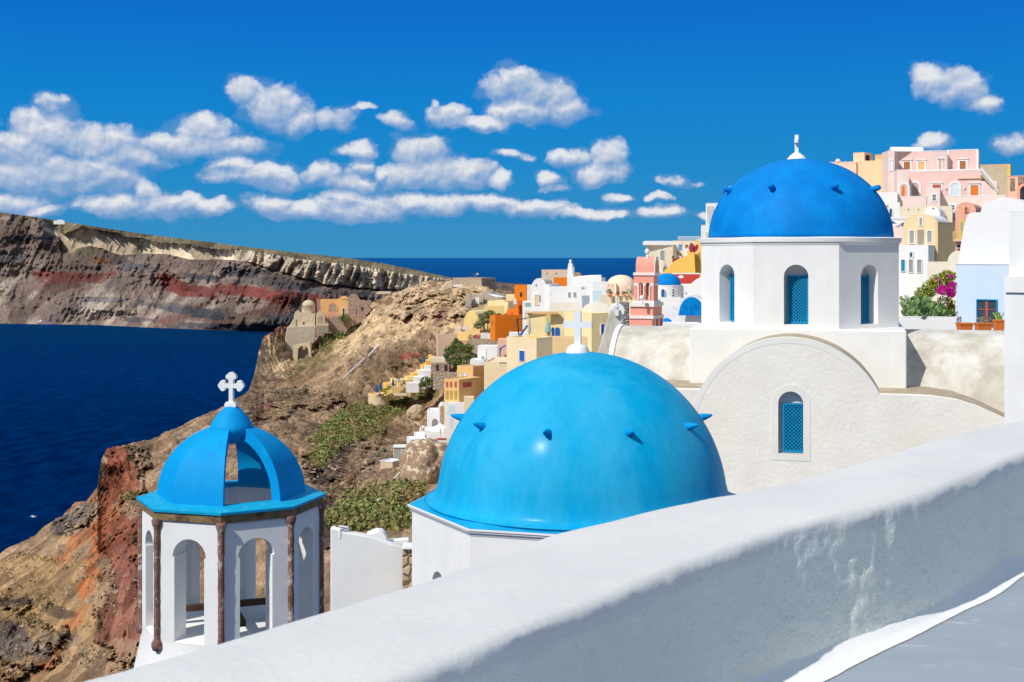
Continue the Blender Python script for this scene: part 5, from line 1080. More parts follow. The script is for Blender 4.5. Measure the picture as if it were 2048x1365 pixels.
obj('side_block', MB().box(P(1352, 597, 151), (.9, 0, 0), (0, 2, 0), (0, 0, 1.6)), greydoor if False else wht, t)
house('', '', '', 1300, 1362, None, 596, 680, 148, wht, a=0, depth=4, root=t, part='base_wall', rim=.05)
vault('white_vault', 'white barrel vault church arm with a blue half dome front', 'church', 1358, 1412, 590, 622, 680, 118, wht, a=0, length=4, drop=0)
t = bpy.data.objects[[o.name for o in bpy.data.objects if o.name.startswith('white_vault')][0]]
c = P(1384, 629, 117.2); hd = MB().prism([(1.12*math.cos(math.pi*i/16), 1.55*math.sin(math.pi*i/16)) for i in range(17)], c, (1, 0, 0), (0, 0, 1), (0, .5, 0)); obj('half_dome', hd, cobalt, t, bevel=.15)
obj('half_dome_ledge', MB().box(c+Vector((-1.2, -.05, -.1)), (3, 0, 0), (0, .5, 0), (0, 0, .1)), cobalt, t)
for x, y in ((1369, 613), (1389, 611)): q = P(x, y, 117.15); obj('peg', MB().tube(q, q-Vector((0, .15, 0)), .05), bluewood, t)
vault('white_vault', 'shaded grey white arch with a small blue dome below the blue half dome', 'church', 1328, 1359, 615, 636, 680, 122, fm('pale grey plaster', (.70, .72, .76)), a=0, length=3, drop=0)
t = sorted([o for o in bpy.data.objects if o.name.startswith('white_vault')], key=lambda o: o.name)[-1]
obj('small_dome', MB().dome(P(1333, 652, 119), .60, .72, 24, 8), cobalt, t, smooth=True)
house('low_white_wall', 'low white roof parapet at the foot of the small blue domes', 'wall', 1325, 1400, None, 649, 690, 90, wht, a=0, depth=2, rim=.05)

# pink belfry
def belfry():
    D = 108; t = thing('pink_belfry', 'tall coral pink belfry with white bands, twin arches and a rounded top', 'bell tower', P(1290, 660, D))
    def tier(xl, xm, xr, yt, yb, D, mat, nm, a=16): _, l, r_ = house('', '', '', xl, xm, xr, yt, yb, D, mat, a=a, root=t, part=nm, rim=.01, bev=.02); return l, r_
    A, B = tier(1258, 1304.5, 1327, 636, 680, D, coral, 'base')
    for x in (1309.5, 1317.5): opening(t, B, x, 632, x+6, 658, kind='arch_niche', pane=redrail, fr=.09, frm=coraltrim, arched=True)
    tier(1255, 1307, 1328, 632.5, 638.5, D-.15, coraltrim, 'band')
    A, B = tier(1261, 1306, 1324, 613, 633, D+.1, coral, 'shaft')
    tier(1258, 1308, 1327, 607, 614.5, D-.1, coraltrim, 'cornice')
    tier(1265, 1308, 1321, 602, 607.5, D+.15, coraltrim, 'plinth')
    # open arcade
    L1, R1 = faces(1307.5, 603, D+.25, 16); w = L1.t(1267.5); H = (603-551)/F*D; c = L1.C+L1.d*w
    h1 = arch(.17, 1.25, None, 10, w*.36, .12); h2 = arch(.17, 1.25, None, 10, w*.70, .12)
    obj('arcade_wall', MB().prism([(0, 0), (w, 0), (w, H), (0, H)], c, L1.U, Zv, R1.d*.28, holes=[h1, h2]), coral, t)
    obj('back_wall', MB().prism([(0, 0), (w, 0), (w, H), (0, H)], c+R1.d*1.02, L1.U, Zv, R1.d*.2), coral, t)
    dR = R1.t(1320); obj('side_wall', MB().box(L1.C-L1.U*.25+R1.d*.281, L1.U*.25, R1.d*(1.3-.3), Zv*H), coral, t)
    for u in (w*.36-.24, w*.53-.07, w*.70+.13): obj('colonnette', MB().tube(c+L1.U*(u+.05)+L1.N*.06+Zv*.05, c+L1.U*(u+.05)+L1.N*.06+Zv*1.3, .065, n=10), coraltrim, t)
    for xa, xb in ((0, w*.36-.2), (w*.53-.12, w*.53+.12), (w*.70+.18, w)): obj('impost', MB().box(c+L1.U*xa+L1.N*.03+Zv*1.28, L1.U*(xb-xa), R1.d*.3, Zv*.22), coraltrim, t)
    obj('impost', MB().box(L1.C+R1.d*.35+Zv*1.28+R1.N*-.1, R1.N*.13, R1.d*1.0, Zv*.22), coraltrim, t)
    tier(1266, 1309.5, 1321, 546, 551.5, D+.1, coraltrim, 'cornice')
    # rounded top: a half barrel with its axis across the view
    L2, R2 = faces(1308.5, 546, D+.2, 16); w2 = L2.t(1271.5); hh = (546-514)/F*D; dd = .62
    pr = [(0, 0)]+[(dd-dd*math.cos(math.pi*i/16), hh*math.sin(math.pi*i/16)**.62) for i in range(1, 16)]+[(2*dd, 0)]
    obj('rounded_top', MB().prism(pr, L2.C, R2.d, Zv, L2.d*w2), coral, t, smooth=40)
    pr2 = [(a*1.06-.04, b*1.04) for a, b in pr]; pi = [(a*.8+.13, b*.80+.02) for a, b in pr]
    obj('gable_rim', MB().prism(pr2, L2.C+L2.U*.01, R2.d, Zv, L2.U*.06, holes=[pi]), coraltrim, t)
    q = P(1294.5, 513, D+.8); obj('finial', MB().lathe(q, [(.10, -.25), (.09, .1), (.06, .13), (.20, .28), (.22, .42), (.16, .56), (.05, .63), (.001, .63)], 16), wht, t, smooth=50)
    q = P(1283.5, 607, D-.35); obj('finial', MB().lathe(q, [(.13, 0), (.11, .2), (.06, .25), (.17, .36), (.19, .48), (.14, .6), (.04, .66), (.001, .66)], 16), wht, t, smooth=50)
belfry()
# ------------------------------------------------------------------ people
skinm = fm('skin', (.50, .30, .20)); 
def person(px, py, D, shirt, legs, label, h=1.7, pose=0, group='tourists on the village terraces'):
    c = P(px, py, D); t = thing('person', label, 'person', c, group); s = h/1.7
    J = {'pel': (0, 0, .92), 'ch': (0, 0, 1.28), 'nk': (0, 0, 1.46), 'hd': (0, -.02, 1.60), 'ht': (0, -.01, 1.70),
         'lh': (-.10, 0, .86), 'lk': (-.11, -.03, .48), 'la': (-.12, .02, .08), 'lf': (-.12, -.14, .03), 'rh': (.10, 0, .86), 'rk': (.11, -.05-.05*pose, .48), 'ra': (.12, .0+.1*pose, .08), 'rf': (.12, -.14, .03),
         'ls': (-.19, 0, 1.40), 'le': (-.26, 0, 1.12), 'lw': (-.24, -.12, .90), 'rs': (.19, 0, 1.40), 're': (.27, -.05, 1.13), 'rw': (.22, -.22-.1*pose, 1.02)}
    E_ = [('pel', 'ch'), ('ch', 'nk'), ('nk', 'hd'), ('hd', 'ht'), ('pel', 'lh'), ('lh', 'lk'), ('lk', 'la'), ('la', 'lf'), ('pel', 'rh'), ('rh', 'rk'), ('rk', 'ra'), ('ra', 'rf'), ('ch', 'ls'), ('ls', 'le'), ('le', 'lw'), ('ch', 'rs'), ('rs', 're'), ('re', 'rw')]
    rad = dict(pel=.15, ch=.15, nk=.06, hd=.10, ht=.07, lh=.10, rh=.10, lk=.065, rk=.065, la=.045, ra=.045, lf=.04, rf=.04, ls=.07, rs=.07, le=.045, re=.045, lw=.035, rw=.035)
    ks = list(J); me = bpy.data.meshes.new('body'); me.from_pydata([Vector(J[k])*s for k in ks], [(ks.index(a), ks.index(b)) for a, b in E_], []); me.materials.append(skinm)
    o = bpy.data.objects.new('body', me); col.objects.link(o); o.parent = t; m = o.modifiers.new('skin', 'SKIN')
    for i, k in enumerate(ks): me.skin_vertices[0].data[i].radius = (rad[k]*s,)*2
    me.skin_vertices[0].data[0].use_root = True; o.modifiers.new('sub', 'SUBSURF').levels = 1
    mb = MB().lathe(c, [(.17*s, .88*s), (.165*s, 1.0*s), (.19*s, 1.2*s), (.20*s, 1.38*s), (.10*s, 1.47*s)], 10); mb.tube(c+Vector((-.19, 0, 1.42))*s, c+Vector((-.255, 0, 1.2))*s, .085*s, .075*s); mb.tube(c+Vector((.19, 0, 1.42))*s, c+Vector((.265, -.03, 1.2))*s, .085*s, .075*s); obj('shirt', mb, shirt, t, smooth=50)
    mb = MB(); mb.lathe(c, [(.16*s, .78*s), (.175*s, .92*s), (.165*s, .96*s)], 10)
    for q in (-.1, .1): mb.tube(c+Vector((q, 0, .86))*s, c+Vector((q*1.15, -.03, .45))*s, .115*s, .09*s)
    obj('trousers', mb, legs, t, smooth=50); obj('hair', MB().dome(c+Vector((0, .01, 1.60))*s, .115*s, .13*s, 10, 5), darkmat, t, smooth=True)
    return t
blk = fm('black cloth', (.03, .03, .035)); rdc = fm('coral red shorts', (.6, .12, .12)); bluec = fm('blue cloth', (.08, .2, .5)); lilc = fm('lilac cloth', (.5, .35, .6))

# ------------------------------------------------------------------ mid village, left of the pink belfry
root = thing('domed_house', 'peach house with a broad rounded dome above a terrace of potted plants', 'house', P(1240, 640, 200)); D = 200
obj('dome', MB().lathe(P(1242, 575, D+2.8), [(2.35, -1.2), (2.35, 0), (2.25, .55), (1.95, 1.15), (1.5, 1.55), (.8, 1.85), (.001, 1.95)], 36), fm('soft peach wash', (.84, .64, .48)), root, smooth=50)
_, L_, R_ = house('', '', '', 1212, 1233, 1236, 568, 620, D, fm('soft peach wash', (.8, .6, .45)), a=4, root=root, rim=.05)
_, L2, _ = house('', '', '', 1232, 1262, None, 574, 620, D+.6, fm('soft peach wash', (.8, .6, .45)), a=0, depth=3, root=root, rim=.05)
opening(root, L2, 1236, 568.5, 1246, 590, kind='door', pane=fm('olive door recess', (.45, .32, .10)), fr=0); opening(root, L2, 1239.5, 574, 1247, 590, kind='screen', pane=fm('ivory wash', (.8, .73, .6)), fr=0, off=.05)
for x in (1217, 1224): opening(root, L_, x, 570, x+1.5, 573, kind='vent', pane=redrail, fr=0)
_, T1, _ = house('', '', '', 1201, 1220, None, 593, 650, 196, beige, a=6, depth=3, root=root, part='terrace_wall', rim=.1)
_, T2, _ = house('', '', '', 1219.5, 1268, None, 594, 650, 195.4, cream, a=2, depth=3, root=root, part='terrace_wall', rim=.1)
flm = plantm('flower mix', (.25, .16, .03), (.55, .25, .05))
for k, (x, y, mm, lb) in enumerate(((1218, 588, grn2, 'leafy potted plant at the left of the peach terrace'), (1222, 592, flm, 'small orange flowering pot beside the leafy plant on the peach terrace'), (1236, 592, flm, 'orange flowering pot below the olive door on the peach terrace'), (1249, 592, flm, 'orange flowering trough in the middle of the peach terrace'), (1258, 587, grn2, 'tallest dark green bush on the peach terrace'))):
    c = P(x, 594, 195.2); t = thing('potted_plant', lb, 'potted plant', c, 'pots along the peach terrace'); obj('pot', MB().lathe(c, [(.16, 0), (.22, .3), (.20, .32)], 8), terracotta, t)
    s_ = .42 if k in (0, 4) else .25; mb = MB(); V, Fs = leaves(rngp, c+Vector((0, 0, .35+s_)), (s_*1.1, s_*.8, s_), 60, .12); mb.add(V, Fs); obj('foliage', mb, mm, t)
sunshade(1231.5, 598, .16, 2.6, 199.4, wht, 'closed white sunshade on the peach terrace', open_=False)
# white cluster
r, L_, R_ = vault('white_vaulted_house', 'white house with a rounded gable front and tan arched door', 'house', 1062, 1094, 557, 580, 650, 232, wht, a=10, length=7, roofm=fm('buff roof', (.70, .62, .50)), wins=[('L', 1070, 590, 1077, 611, dict(kind='door', pane=sand, fr=.1)), ('L', 1079, 591, 1081.5, 605, dict(fr=0)), ('L', 1071, 568.5, 1074, 574, dict(fr=0))])
r, L_, R_ = house('white_house', 'square white house with two small windows above a cream base', 'house', 1098, 1162, 1164, 576, 650, 226, wht, a=3, wins=[('L', 1136.5, 585, 1141, 594.5, dict(pane=greydoor, fr=.03)), ('L', 1147, 585, 1152, 594.5, dict(pane=greydoor, fr=.03)), ('L', 1104, 593, 1106, 599, dict(fr=.05)) if False else ('L', 1101, 585, 1103, 590, dict(fr=0, pane=beige))])
house('', '', '', 1101, 1160, None, 606, 650, 225, fm('cream base wall', (.74, .68, .58), (.80, .77, .72)), a=3, depth=.5, root=r, part='base_wall', rim=.02)
house('', '', '', 1088, 1099, None, 571, 650, 229, wht, a=30, depth=4, root=r, part='corner_wall')
r, L_, R_ = house('white_vaulted_house', 'long white vaulted house against the sea with a shaded right end', 'house', 1143, 1203, 1211, 556, 600, 236, wht, a=24, rim=.02)
obj('roof_vault', MB().prism([((x-1143)/F*236, (556-y)/F*236) for x, y in ((1143, 556), (1150, 554), (1163, 552.5), (1180, 551), (1203, 550.5), (1203, 556))], P(1143, 556, 239), (1, -.1, 0), (0, 0, 1), (.3, 3.5, 0)), wht, r, bevel=.1)
house('white_house', 'white house with a pale blue glass rail right of the cream based house', 'house', 1160, 1212, None, 574, 650, 221, wht, a=2, depth=4, wins=[('L', 1151.5+12, 569+6, 1157+12, 579, dict(pane=greydoor, fr=0, kind='vent'))])
house('white_steps', 'white stepped roof walls beside the shaded grey pier', 'wall', 1186, 1216, None, 566, 650, 219, wht, a=0, depth=2)
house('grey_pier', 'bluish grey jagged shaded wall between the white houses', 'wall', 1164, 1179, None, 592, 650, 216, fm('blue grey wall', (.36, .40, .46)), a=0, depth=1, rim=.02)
house('blue_wall', 'pale blue house wall with a thin rail, left of the peach terrace', 'wall', 1185, 1203, None, 583, 650, 208, fm('pale blue wash', (.60, .76, .84)), a=0, depth=1.5)
vault('white_roof', 'low white vault roof with three small spouts behind the yellow house', 'roof', 1163, 1224, 606, 624, 650, 190, fm('warm white plaster', (.82, .78, .70)), a=0, length=3, power=1)
r, L_, R_ = house('beige_block', 'beige rough block house with two round holes, highest against the sea', 'house', 1083, 1137, 1149, 541, 580, 262, fm('rough beige', (.60, .48, .36), (.52, .42, .32)), a=18, rim=.1, wins=[('L', 1093, 546, 1095, 549, dict(pane=darkmat, fr=0, arched=True)), ('L', 1112, 546, 1114, 549, dict(pane=darkmat, fr=0, arched=True))])
house('orange_wall', 'small orange roof wall in front of the beige block', 'wall', 1107, 1136, None, 557, 575, 244, orange, a=2, depth=1)
r = thing('bell_chimney', 'slender stepped white bell tower rising against the sea', 'belfry', P(1140, 580, 241)); D = 241
for x0, x1, y0, y1, dd in ((1134, 1146, 549, 580, 0), (1135, 1145, 536, 549.2, .05), (1136, 1144, 528, 536.2, .1), (1138.3, 1141.6, 520, 528.2, .25)):
    house('', '', '', x0, x1, None, y0, y1, D+dd, wht, a=12, depth=1.1, root=r, part='tier', rim=.04, bev=.03)
house('beige_chimney', 'short beige chimney right of the slender white tower', 'chimney', 1145, 1149, None, 536, 560, 250, sand, a=0, depth=.5)
r, L_, R_ = vault('brown_vault', 'small brown domed roof right of the beige block', 'roof', 1147, 1163, 545, 552, 570, 256, fm('brown render', (.40, .28, .2)), a=0, length=3)
# orange houses
r, L_, R_ = house('orange_tower', 'upright orange house with one small window', 'house', 1028.5, 1053, 1056, 572, 640, 262, orange, a=14, wins=[('L', 1040, 585, 1044.5, 594, dict(pane=darkmat, fr=0))])
house('white_wall', 'narrow white house wall with a dark rail beside the orange tower', 'house', 1054, 1066, None, 572, 640, 258, wht, a=0, depth=3)
house('white_house', 'white house with green glass rail under the orange tower', 'house', 1045, 1068, None, 605, 690, 238, wht, a=4, depth=4, wins=[('L', 1050, 606, 1062, 614, dict(kind='glass_rail', pane=tealglass, fr=0)), ('L', 1049, 621, 1062, 640, dict(kind='arch_niche', pane=fm('shaded arch wall', (.5, .5, .5)), fr=0, arched=True))])
r, L_, R_ = house('orange_house', 'large plain orange house with a tiny window on its narrow side', 'house', 980, 990, 1044, 633, 682, 246, orange, a=62, wins=[('L', 983, 642, 986, 651, dict(pane=brownwood, fr=0))])
house('', '', '', 1014, 1037, 1040, 620, 650, 250, orange, a=10, root=r, part='upper_wall', wins=[('L', 1022, 625, 1026, 630, dict(pane=redrail, fr=0))])
house('', '', '', 1036, 1045, None, 604, 680, 252, fm('brick orange wash', (.62, .14, .02)), a=0, depth=2, root=r, part='link_wall')
sunshade(1031, 616, .42, 1.9, 251, fm('pinkish canvas', (.8, .6, .55)), 'closed pink and white sunshade in front of the orange tower', open_=False)
# yellow houses beyond the orange ones
r, L_, R_ = house('yellow_house', 'golden yellow house with a flat terrace left of the orange tower', 'house', 975, 1016, 1030, 604, 660, 286, paleyel, a=20, wins=[('L', 1008, 600, 1016, 603.9, dict(pane=ochre, fr=0))])
house('', '', '', 1012, 1030, None, 591, 640, 292, paleyel, a=0, depth=3, root=r, part='upper_wall', wins=[('L', 1010.5+4, 600, 1018+4, 610, dict(pane=ochre, fr=0))])
house('', '', '', 970, 1008, None, 614, 660, 282, yel, a=0, depth=3, root=r, part='terrace_wall')
tag(obj('canopy', MB().add([P(975, 588, 300), P(994, 586, 306), P(1014, 595, 300), P(990, 594, 297), P(984, 584, 302)], [(0, 1, 4), (0, 3, 2, 1), (1, 2, 4)]), wht), 'white stretched awning between the stone fort and the golden house', 'awning')
r, L_, R_ = vault('yellow_vault', 'golden yellow barrel vaulted house on the slope edge', 'house', 927, 958, 622, 650, 690, 292, yel, a=22, length=7, roofm=paleyel)
r, L_, R_ = house('peach_house', 'tall plain light peach wall house at the slope edge with a yellow left corner', 'house', 873, 874.5, 925, 670, 735, 285, fm('pale peach wash', (.80, .62, .48)), a=70, trim=None)
house('', '', '', 910, 922, None, 657, 690, 288, fm('pale peach wash', (.8, .62, .48)), a=0, depth=3, root=r, part='upper_block')
root = thing('yellow_stair_wall', 'yellow parapet wall stepping up between the peach house and the vault', 'wall', P(940, 700, 280))
for x0, x1, y0, y1, d in ((915, 932, 665, 715, 284), (930, 945, 651, 715, 283), (943, 960, 640, 715, 282), (925, 955, 690, 735, 279)): house('', '', '', x0, x1, None, y0, y1, d, yel2 if y0 == 690 else yel, a=5, depth=2, root=root, part='wall', rim=.05)
house('white_rail', 'short white picket rail above the yellow parapet', 'balustrade', 925, 938, None, 655, 660, 281.5, wht, a=0, depth=.2)
r, L_, R_ = house('stone_terrace', 'rubble stone terrace wall under the orange house', 'wall', 944, 1012, None, 680, 740, 256, rubble, a=8, depth=6)
house('', '', '', 962, 982, None, 669, 682, 258, wht, a=0, depth=1, root=r, part='white_parapet'); house('', '', '', 946, 960, None, 673, 680, 257, redrail, a=0, depth=.3, root=r, part='red_rail')
house('white_house', 'white house with stepped roofs below the stone terrace', 'house', 955, 995, 1000, 694, 740, 232, wht, a=10, wins=[('L', 963, 713, 969, 720, dict(pane=greydoor, fr=0)), ('L', 980, 717, 990, 722, dict(kind='rail', pane=paledoor, fr=0))])
house('white_annex', 'low white annex with a small grey window, left below the stepped white house', 'house', 940, 968, None, 722, 750, 230, wht, a=6, depth=4, wins=[('L', 958, 725, 966, 729, dict(pane=paledoor, fr=0))])
tag(obj('flag_pole', MB().tube(P(973, 726, 229), P(973, 699, 229), .05), greydoor), 'thin grey pole in front of the stepped white house', 'pole')
r, L_, R_ = house('pink_wall', 'narrow salmon wall with a blue timber bracket', 'wall', 996, 1015, None, 680, 740, 222, salmon, a=0, depth=2)
mb = MB(); mb.box(P(999, 722, 221), (.22, 0, 0), (0, .2, 0), (0, 0, 2.1)); mb.tube(P(999, 698, 221), P(1012, 691, 221), .11); mb.tube(P(1003, 694, 221), P(1001, 704, 221), .08); obj('bracket', mb, bluewood, r)

# cream and pale yellow houses behind the near dome
r, L_, R_ = house('yellow_house', 'big pale yellow house with blue arched doors beyond the white cross', 'house', 1053, 1129, 1131, 628, 700, 186, paleyel, a=4)
obj('roof_slab', MB().box(P(1053, 627, 186), (9.6, 0, 0), (0, 5, 0), (0, 0, .12)), sand, r)
_, Lb, Rb = house('', '', '', 1128, 1183, 1222, 629, 760, 176, paleyel, a=50, root=r, part='right_wing', wins=[('R', 1201.5, 649, 1208, 669, dict(pane=bluewood, fr=.1))])
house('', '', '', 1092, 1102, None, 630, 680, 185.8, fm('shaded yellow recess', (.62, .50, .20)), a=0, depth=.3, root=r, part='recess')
_, Lr, _ = house('', '', '', 1101, 1128, None, 631, 680, 184, paleyel, a=2, depth=2, root=r, part='door_wall')
opening(r, Lr, 1110, 655, 1120, 676, kind='door', pane=bluewood, fr=0, arched=True); opening(r, Lr, 1103, 655, 1109, 676, kind='door', pane=deepblue, fr=0, arched=True)
tag(obj('orange_cover', MB().box(P(1066, 629, 183), (3.6, 0, 0), (0, 1.2, 0), (0, 0, .28)), ochre), 'ochre rolled cover along the roof edge of the pale yellow house', 'cover')
r2, L_, R_ = house('cream_house', 'cream cube house with one blue shuttered window, left of the white cross', 'house', 1013, 1073, 1105, 679, 800, 158, cream, a=36, wins=[('L', 1039.5, 702, 1050, 722.5, dict(pane=bluewood, fr=.06))])
house('', '', '', 1100, 1175, None, 676, 790, 164, sand, a=-4, depth=3, root=r, part='lower_wall', rim=.05)
r, L_, R_ = house('cream_house', 'long low cream house stepping down to the ochre house', 'house', 968, 1020, None, 727, 840, 168, cream, a=8, depth=8)
for k in range(3): obj('spout', MB().tube(L_.pt(999+6*k, 726), L_.pt(1001+6*k, 723)+L_.N*.2, .07), wht, r)
# terrace on the cream house: pole, folded awning, sunshade
c = P(1039, 680, 163); t = thing('awning_frame', 'leaning dark pole with a slanting blue beam on the cream roof', 'awning', c)
obj('pole', MB().tube(c, P(1034, 637, 163), .09), darkmat, t); obj('crossbar', MB().tube(P(1034, 641, 163), P(1060, 635, 163), .05), darkmat, t); obj('beam', MB().tube(P(1040, 672, 163.5), P(1055, 651, 163.5), .13), bluewood, t)
sunshade(1059, 680, .20, 2.9, 163, grey_, 'tall closed grey sunshade on the cream roof terrace', open_=False)
house('white_ramp', 'white sloping roof wall under the blue slanting beam', 'wall', 1018, 1056, None, 668, 690, 178, wht, a=0, depth=2)
tag(obj('bench', MB().box(P(1054, 679, 161), (1.6, 0, 0), (0, .4, 0), (0, 0, .35)), yel2), 'low orange and red bench on the cream roof terrace', 'bench')
sunshade(1096, 676, .5, 2.4, 182, tealglass, 'pale green folded sunshade beside the blue arched doors', open_=False)

# ochre house
r, L_, R_ = house('ochre_house', 'ochre two storey house with dusty red balcony panels', 'house', 914, 946, 969, 735, 800, 222, ochre, a=38, wins=[('L', 919.5, 748, 923.5, 762, dict(pane=paledoor, fr=.04, frm=beige)), ('L', 927.5, 746, 933.5, 764, dict(pane=paledoor, fr=.04, frm=beige)), ('L', 937.5, 750.5, 941.5, 764, dict(pane=paledoor, fr=.04, frm=beige))], roofm=brownroof)
_, L3, R3 = house('', '', '', 888, 918, 962, 761, 870, 216, ochre, a=38, root=r, part='lower_wall', rim=.1)
for x in (892, 900, 909): opening(r, L3, x, 764, x+4.8, 775, kind='balcony_panel', pane=redrail, fr=0); opening(r, L3, x, 782, x+5.5, 799, kind='window', pane=fm('ochre recess', (.42, .28, .07)), fr=0)
opening(r, R3, 926, 765, 943, 776, kind='balcony_panel', pane=redrail, fr=0)
house('cream_wall', 'short cream garden wall right below the ochre house', 'wall', 928, 948, None, 797, 850, 206, cream, a=0, depth=2)
# whites below
r, L_, R_ = house('white_house', 'white house with a round headed archway and curved stair wall', 'house', 854, 880, None, 823, 880, 228, wht, a=4, depth=4)
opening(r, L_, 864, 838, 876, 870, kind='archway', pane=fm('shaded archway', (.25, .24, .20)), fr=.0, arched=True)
_, Ls, _ = vault('', '', '', 877, 892, 808, 817, 880, 226, wht, a=0, length=3, root=r, part='stair_wall'); opening(r, Ls, 880, 812, 890, 855, kind='stair_recess', pane=rubble, fr=0, arched=True)
house('white_house', 'white terrace house with pale railings beside the left side of the near dome', 'house', 890, 960, None, 808, 880, 214, wht, a=2, depth=5, wins=[('L', 897, 811, 910, 824, dict(kind='rail', pane=paledoor, fr=0)), ('L', 899, 836, 906, 856, dict(kind='window', pane=paledoor, fr=0)), ('L', 893, 822, 901, 829, dict(kind='arch_niche', pane=paledoor, fr=0, arched=True))])
r, L_, R_ = house('white_terrace', 'white terrace parapet with stepped side where a tourist stands', 'terrace', 838, 905, None, 866, 900, 218, wht, a=0, depth=7)
house('', '', '', 821, 862, None, 880, 902, 214, wht, a=-10, depth=4, root=r, part='lower_wall'); house('', '', '', 828, 850, None, 872, 890, 216, wht, a=0, depth=4, root=r, part='step_wall')
r, L_, R_ = house('stone_planter', 'low curved stone planter edge below the white terrace', 'wall', 830, 895, None, 889, 900, 206, rubble, a=0, depth=2, rim=.05)
shrub('green_shrub', 'bright green shrub in the stone planter under the white terrace', 'shrub', [(860, 888, 'foliage', plantm('fresh leaves', (.12, .24, .02), (.34, .48, .08)), [(857, 887, 6, 5, 90, 0), (868, 889, 7, 4, 90, 0)], .16)], 204)
sunshade(881, 877, 1.35, 2.4, 210, wht, 'open white sunshade on the white terrace left of the near dome')
house('low_table', 'dark red table on the white terrace under the sunshade', 'table', 874, 893, None, 878, 881, 208, redrail, a=0, depth=.8, rim=.02)
person(847, 867, 219, wht, rdc, 'person in a white shirt and coral shorts on the white terrace', 1.5)
# small glass shed and its lower wall
t = thing('shed', 'small white framed glass shed on the slope left of the near dome', 'shed', P(800, 925, 178)); D = 178
A0 = P(787, 921, D); fr = MB()
for dx in (0, 1.05, 2.3): fr.box(A0+Vector((dx, 0, 0)), (.1, 0, 0), (0, .1, 0), (0, 0, 1.75))
for dx in (0, 2.3): fr.box(A0+Vector((dx, 1.8, 0)), (.1, 0, 0), (0, .1, 0), (0, 0, 1.75))
fr.box(A0+Vector((-.1, -.1, 1.74)), (2.7, 0, 0), (0, 2.1, 0), (0, 0, .14)); obj('frame', fr, wht, t); obj('glass', MB().box(A0+Vector((.1, .06, .05)), (2.2, 0, 0), (0, .03, 0), (0, 0, 1.6)), fm('pale grey panel', (.36, .36, .33)), t)
obj('side_panel', MB().box(A0+Vector((.1, .2, 0)), (.05, 0, 0), (0, 1.6, 0), (0, 0, 1.7)), wht, t)
r, L_, R_ = house('stone_hut', 'low buff stone hut with a pale slab roof below the glass shed', 'hut', 760, 785, 806, 926, 950, 172, oldplaster, a=40, roofm=wht, trim=fm('pale slab', (.62, .64, .66)))
for k, (x0, y0, x1, y1, d_, lb) in enumerate(((774, 974, 800, 945, 158, 'broken white marble post leaning below the stone hut'), (728, 1036, 758, 998, 128, 'fallen white marble post lying in the scrub'))):
    tag(obj('marble_post', MB().tube(P(x0, y0, d_), P(x1, y1, d_), .13, .10, 8), fm('pale slab', (.6, .6, .6))), lb, 'post')
# big boulder
def boulder(name, px, py, D, rx, ry, rz, mat, label, seed):
    import bmesh
    bm = bmesh.new(); bmesh.ops.create_icosphere(bm, subdivisions=5, radius=1); c = P(px, py, D)
    v = np.array([q.co[:] for q in bm.verts]); n = fbm(v[:, 0]*1.4+seed, v[:, 1]*1.4, v[:, 2]*1.4, 6, seed, .55); v = v*(1+(n-.5)[:, None]*.7)*np.array((rx, ry, rz)); f = [tuple(a.index for a in p.verts) for p in bm.faces]; bm.free()
    mb = MB(); mb.add([c+Vector(q) for q in v], f); return tag(obj(name, mb, mat, smooth=True), label, 'rock')
rockm = pmat('splotched brown rock', (.30, .20, .13), .95, .2, .9, .8, 3, c2=(.62, .54, .38), c2s=1.6, c2lo=.52, c2hi=.58, bumpd=.1)
boulder('boulder', 850, 955, 150, 3.1, 3, 4.0, rockm, 'huge brown boulder splotched with cream lichen left of the near dome', 4)
tanrock = pmat('tan rock', (.52, .40, .26), .95, .2, .9, .8, 3, c2=(.4, .3, .2), c2s=1.6, bumpd=.1)
boulder('boulder', 832, 826, 248, 1.7, 1.5, 1.5, tanrock, 'rounded tan boulder left of the white archway house', 9)

# yellow stepped terraces running down the slope
root = thing('stepped_terrace', 'bright yellow stepped terraces running down the slope to a rounded bastion', 'terrace', P(780, 800, 286))
for x0, x1, y0, y1, d, m_ in ((862, 892, 712, 740, 292, yel2), (852, 880, 722, 748, 290, yel2), (846, 868, 732, 756, 289, yel2), (838, 862, 742, 764, 288, yel), (826, 852, 748, 772, 287, yel2), (815, 842, 755, 778, 286, yel), (806, 832, 760, 784, 285, yel), (795, 822, 768, 790, 284, yel), (782, 808, 774, 794, 283, yel), (772, 790, 768, 790, 285, yel2), (786, 796, 760, 775, 286, yel)):
    house('', '', '', x0, x1, None, y0, y1+4, d, m_, a=-12, depth=3.5, root=root, part='step_wall', rim=.12)
house('', '', '', 773, 780, None, 783, 790, 280, yel2, a=0, depth=1, root=root, part='pillar')
c = P(757, 792, 283); obj('bastion', MB().lathe(c, [(2.6, -3.5), (2.25, -.6), (2.2, .0), (2.05, .01), (2.0, -.3)], 24), fm('buff bastion plaster', (.66, .50, .34)), root, smooth=40)
obj('bastion_parapet', MB().lathe(c, [(2.22, .0), (2.24, .62), (2.0, .64), (1.98, 0)], 24, 0, False), yel, root, smooth=40)
obj('low_parapet', MB().box(P(768, 792, 281), (5, .3, 0), (0, .4, 0), (0, 0, .5)), beige, root)
obj('pergola_top', MB().box(P(790, 762, 283), (1.7, 0, 0), (0, 1.5, 0), (0, 0, .14)), fm('grey blue slat', (.40, .50, .55)), root)
for x in (792, 802): obj('pergola_post', MB().tube(P(x, 774, 283.2), P(x, 762, 283.2), .08), deepblue, root)
r, L_, R_ = house('white_steps', 'white stepped roofs and stair walls below the yellow terraces', 'stairs', 836, 862, None, 743, 775, 277, wht, a=0, depth=3)
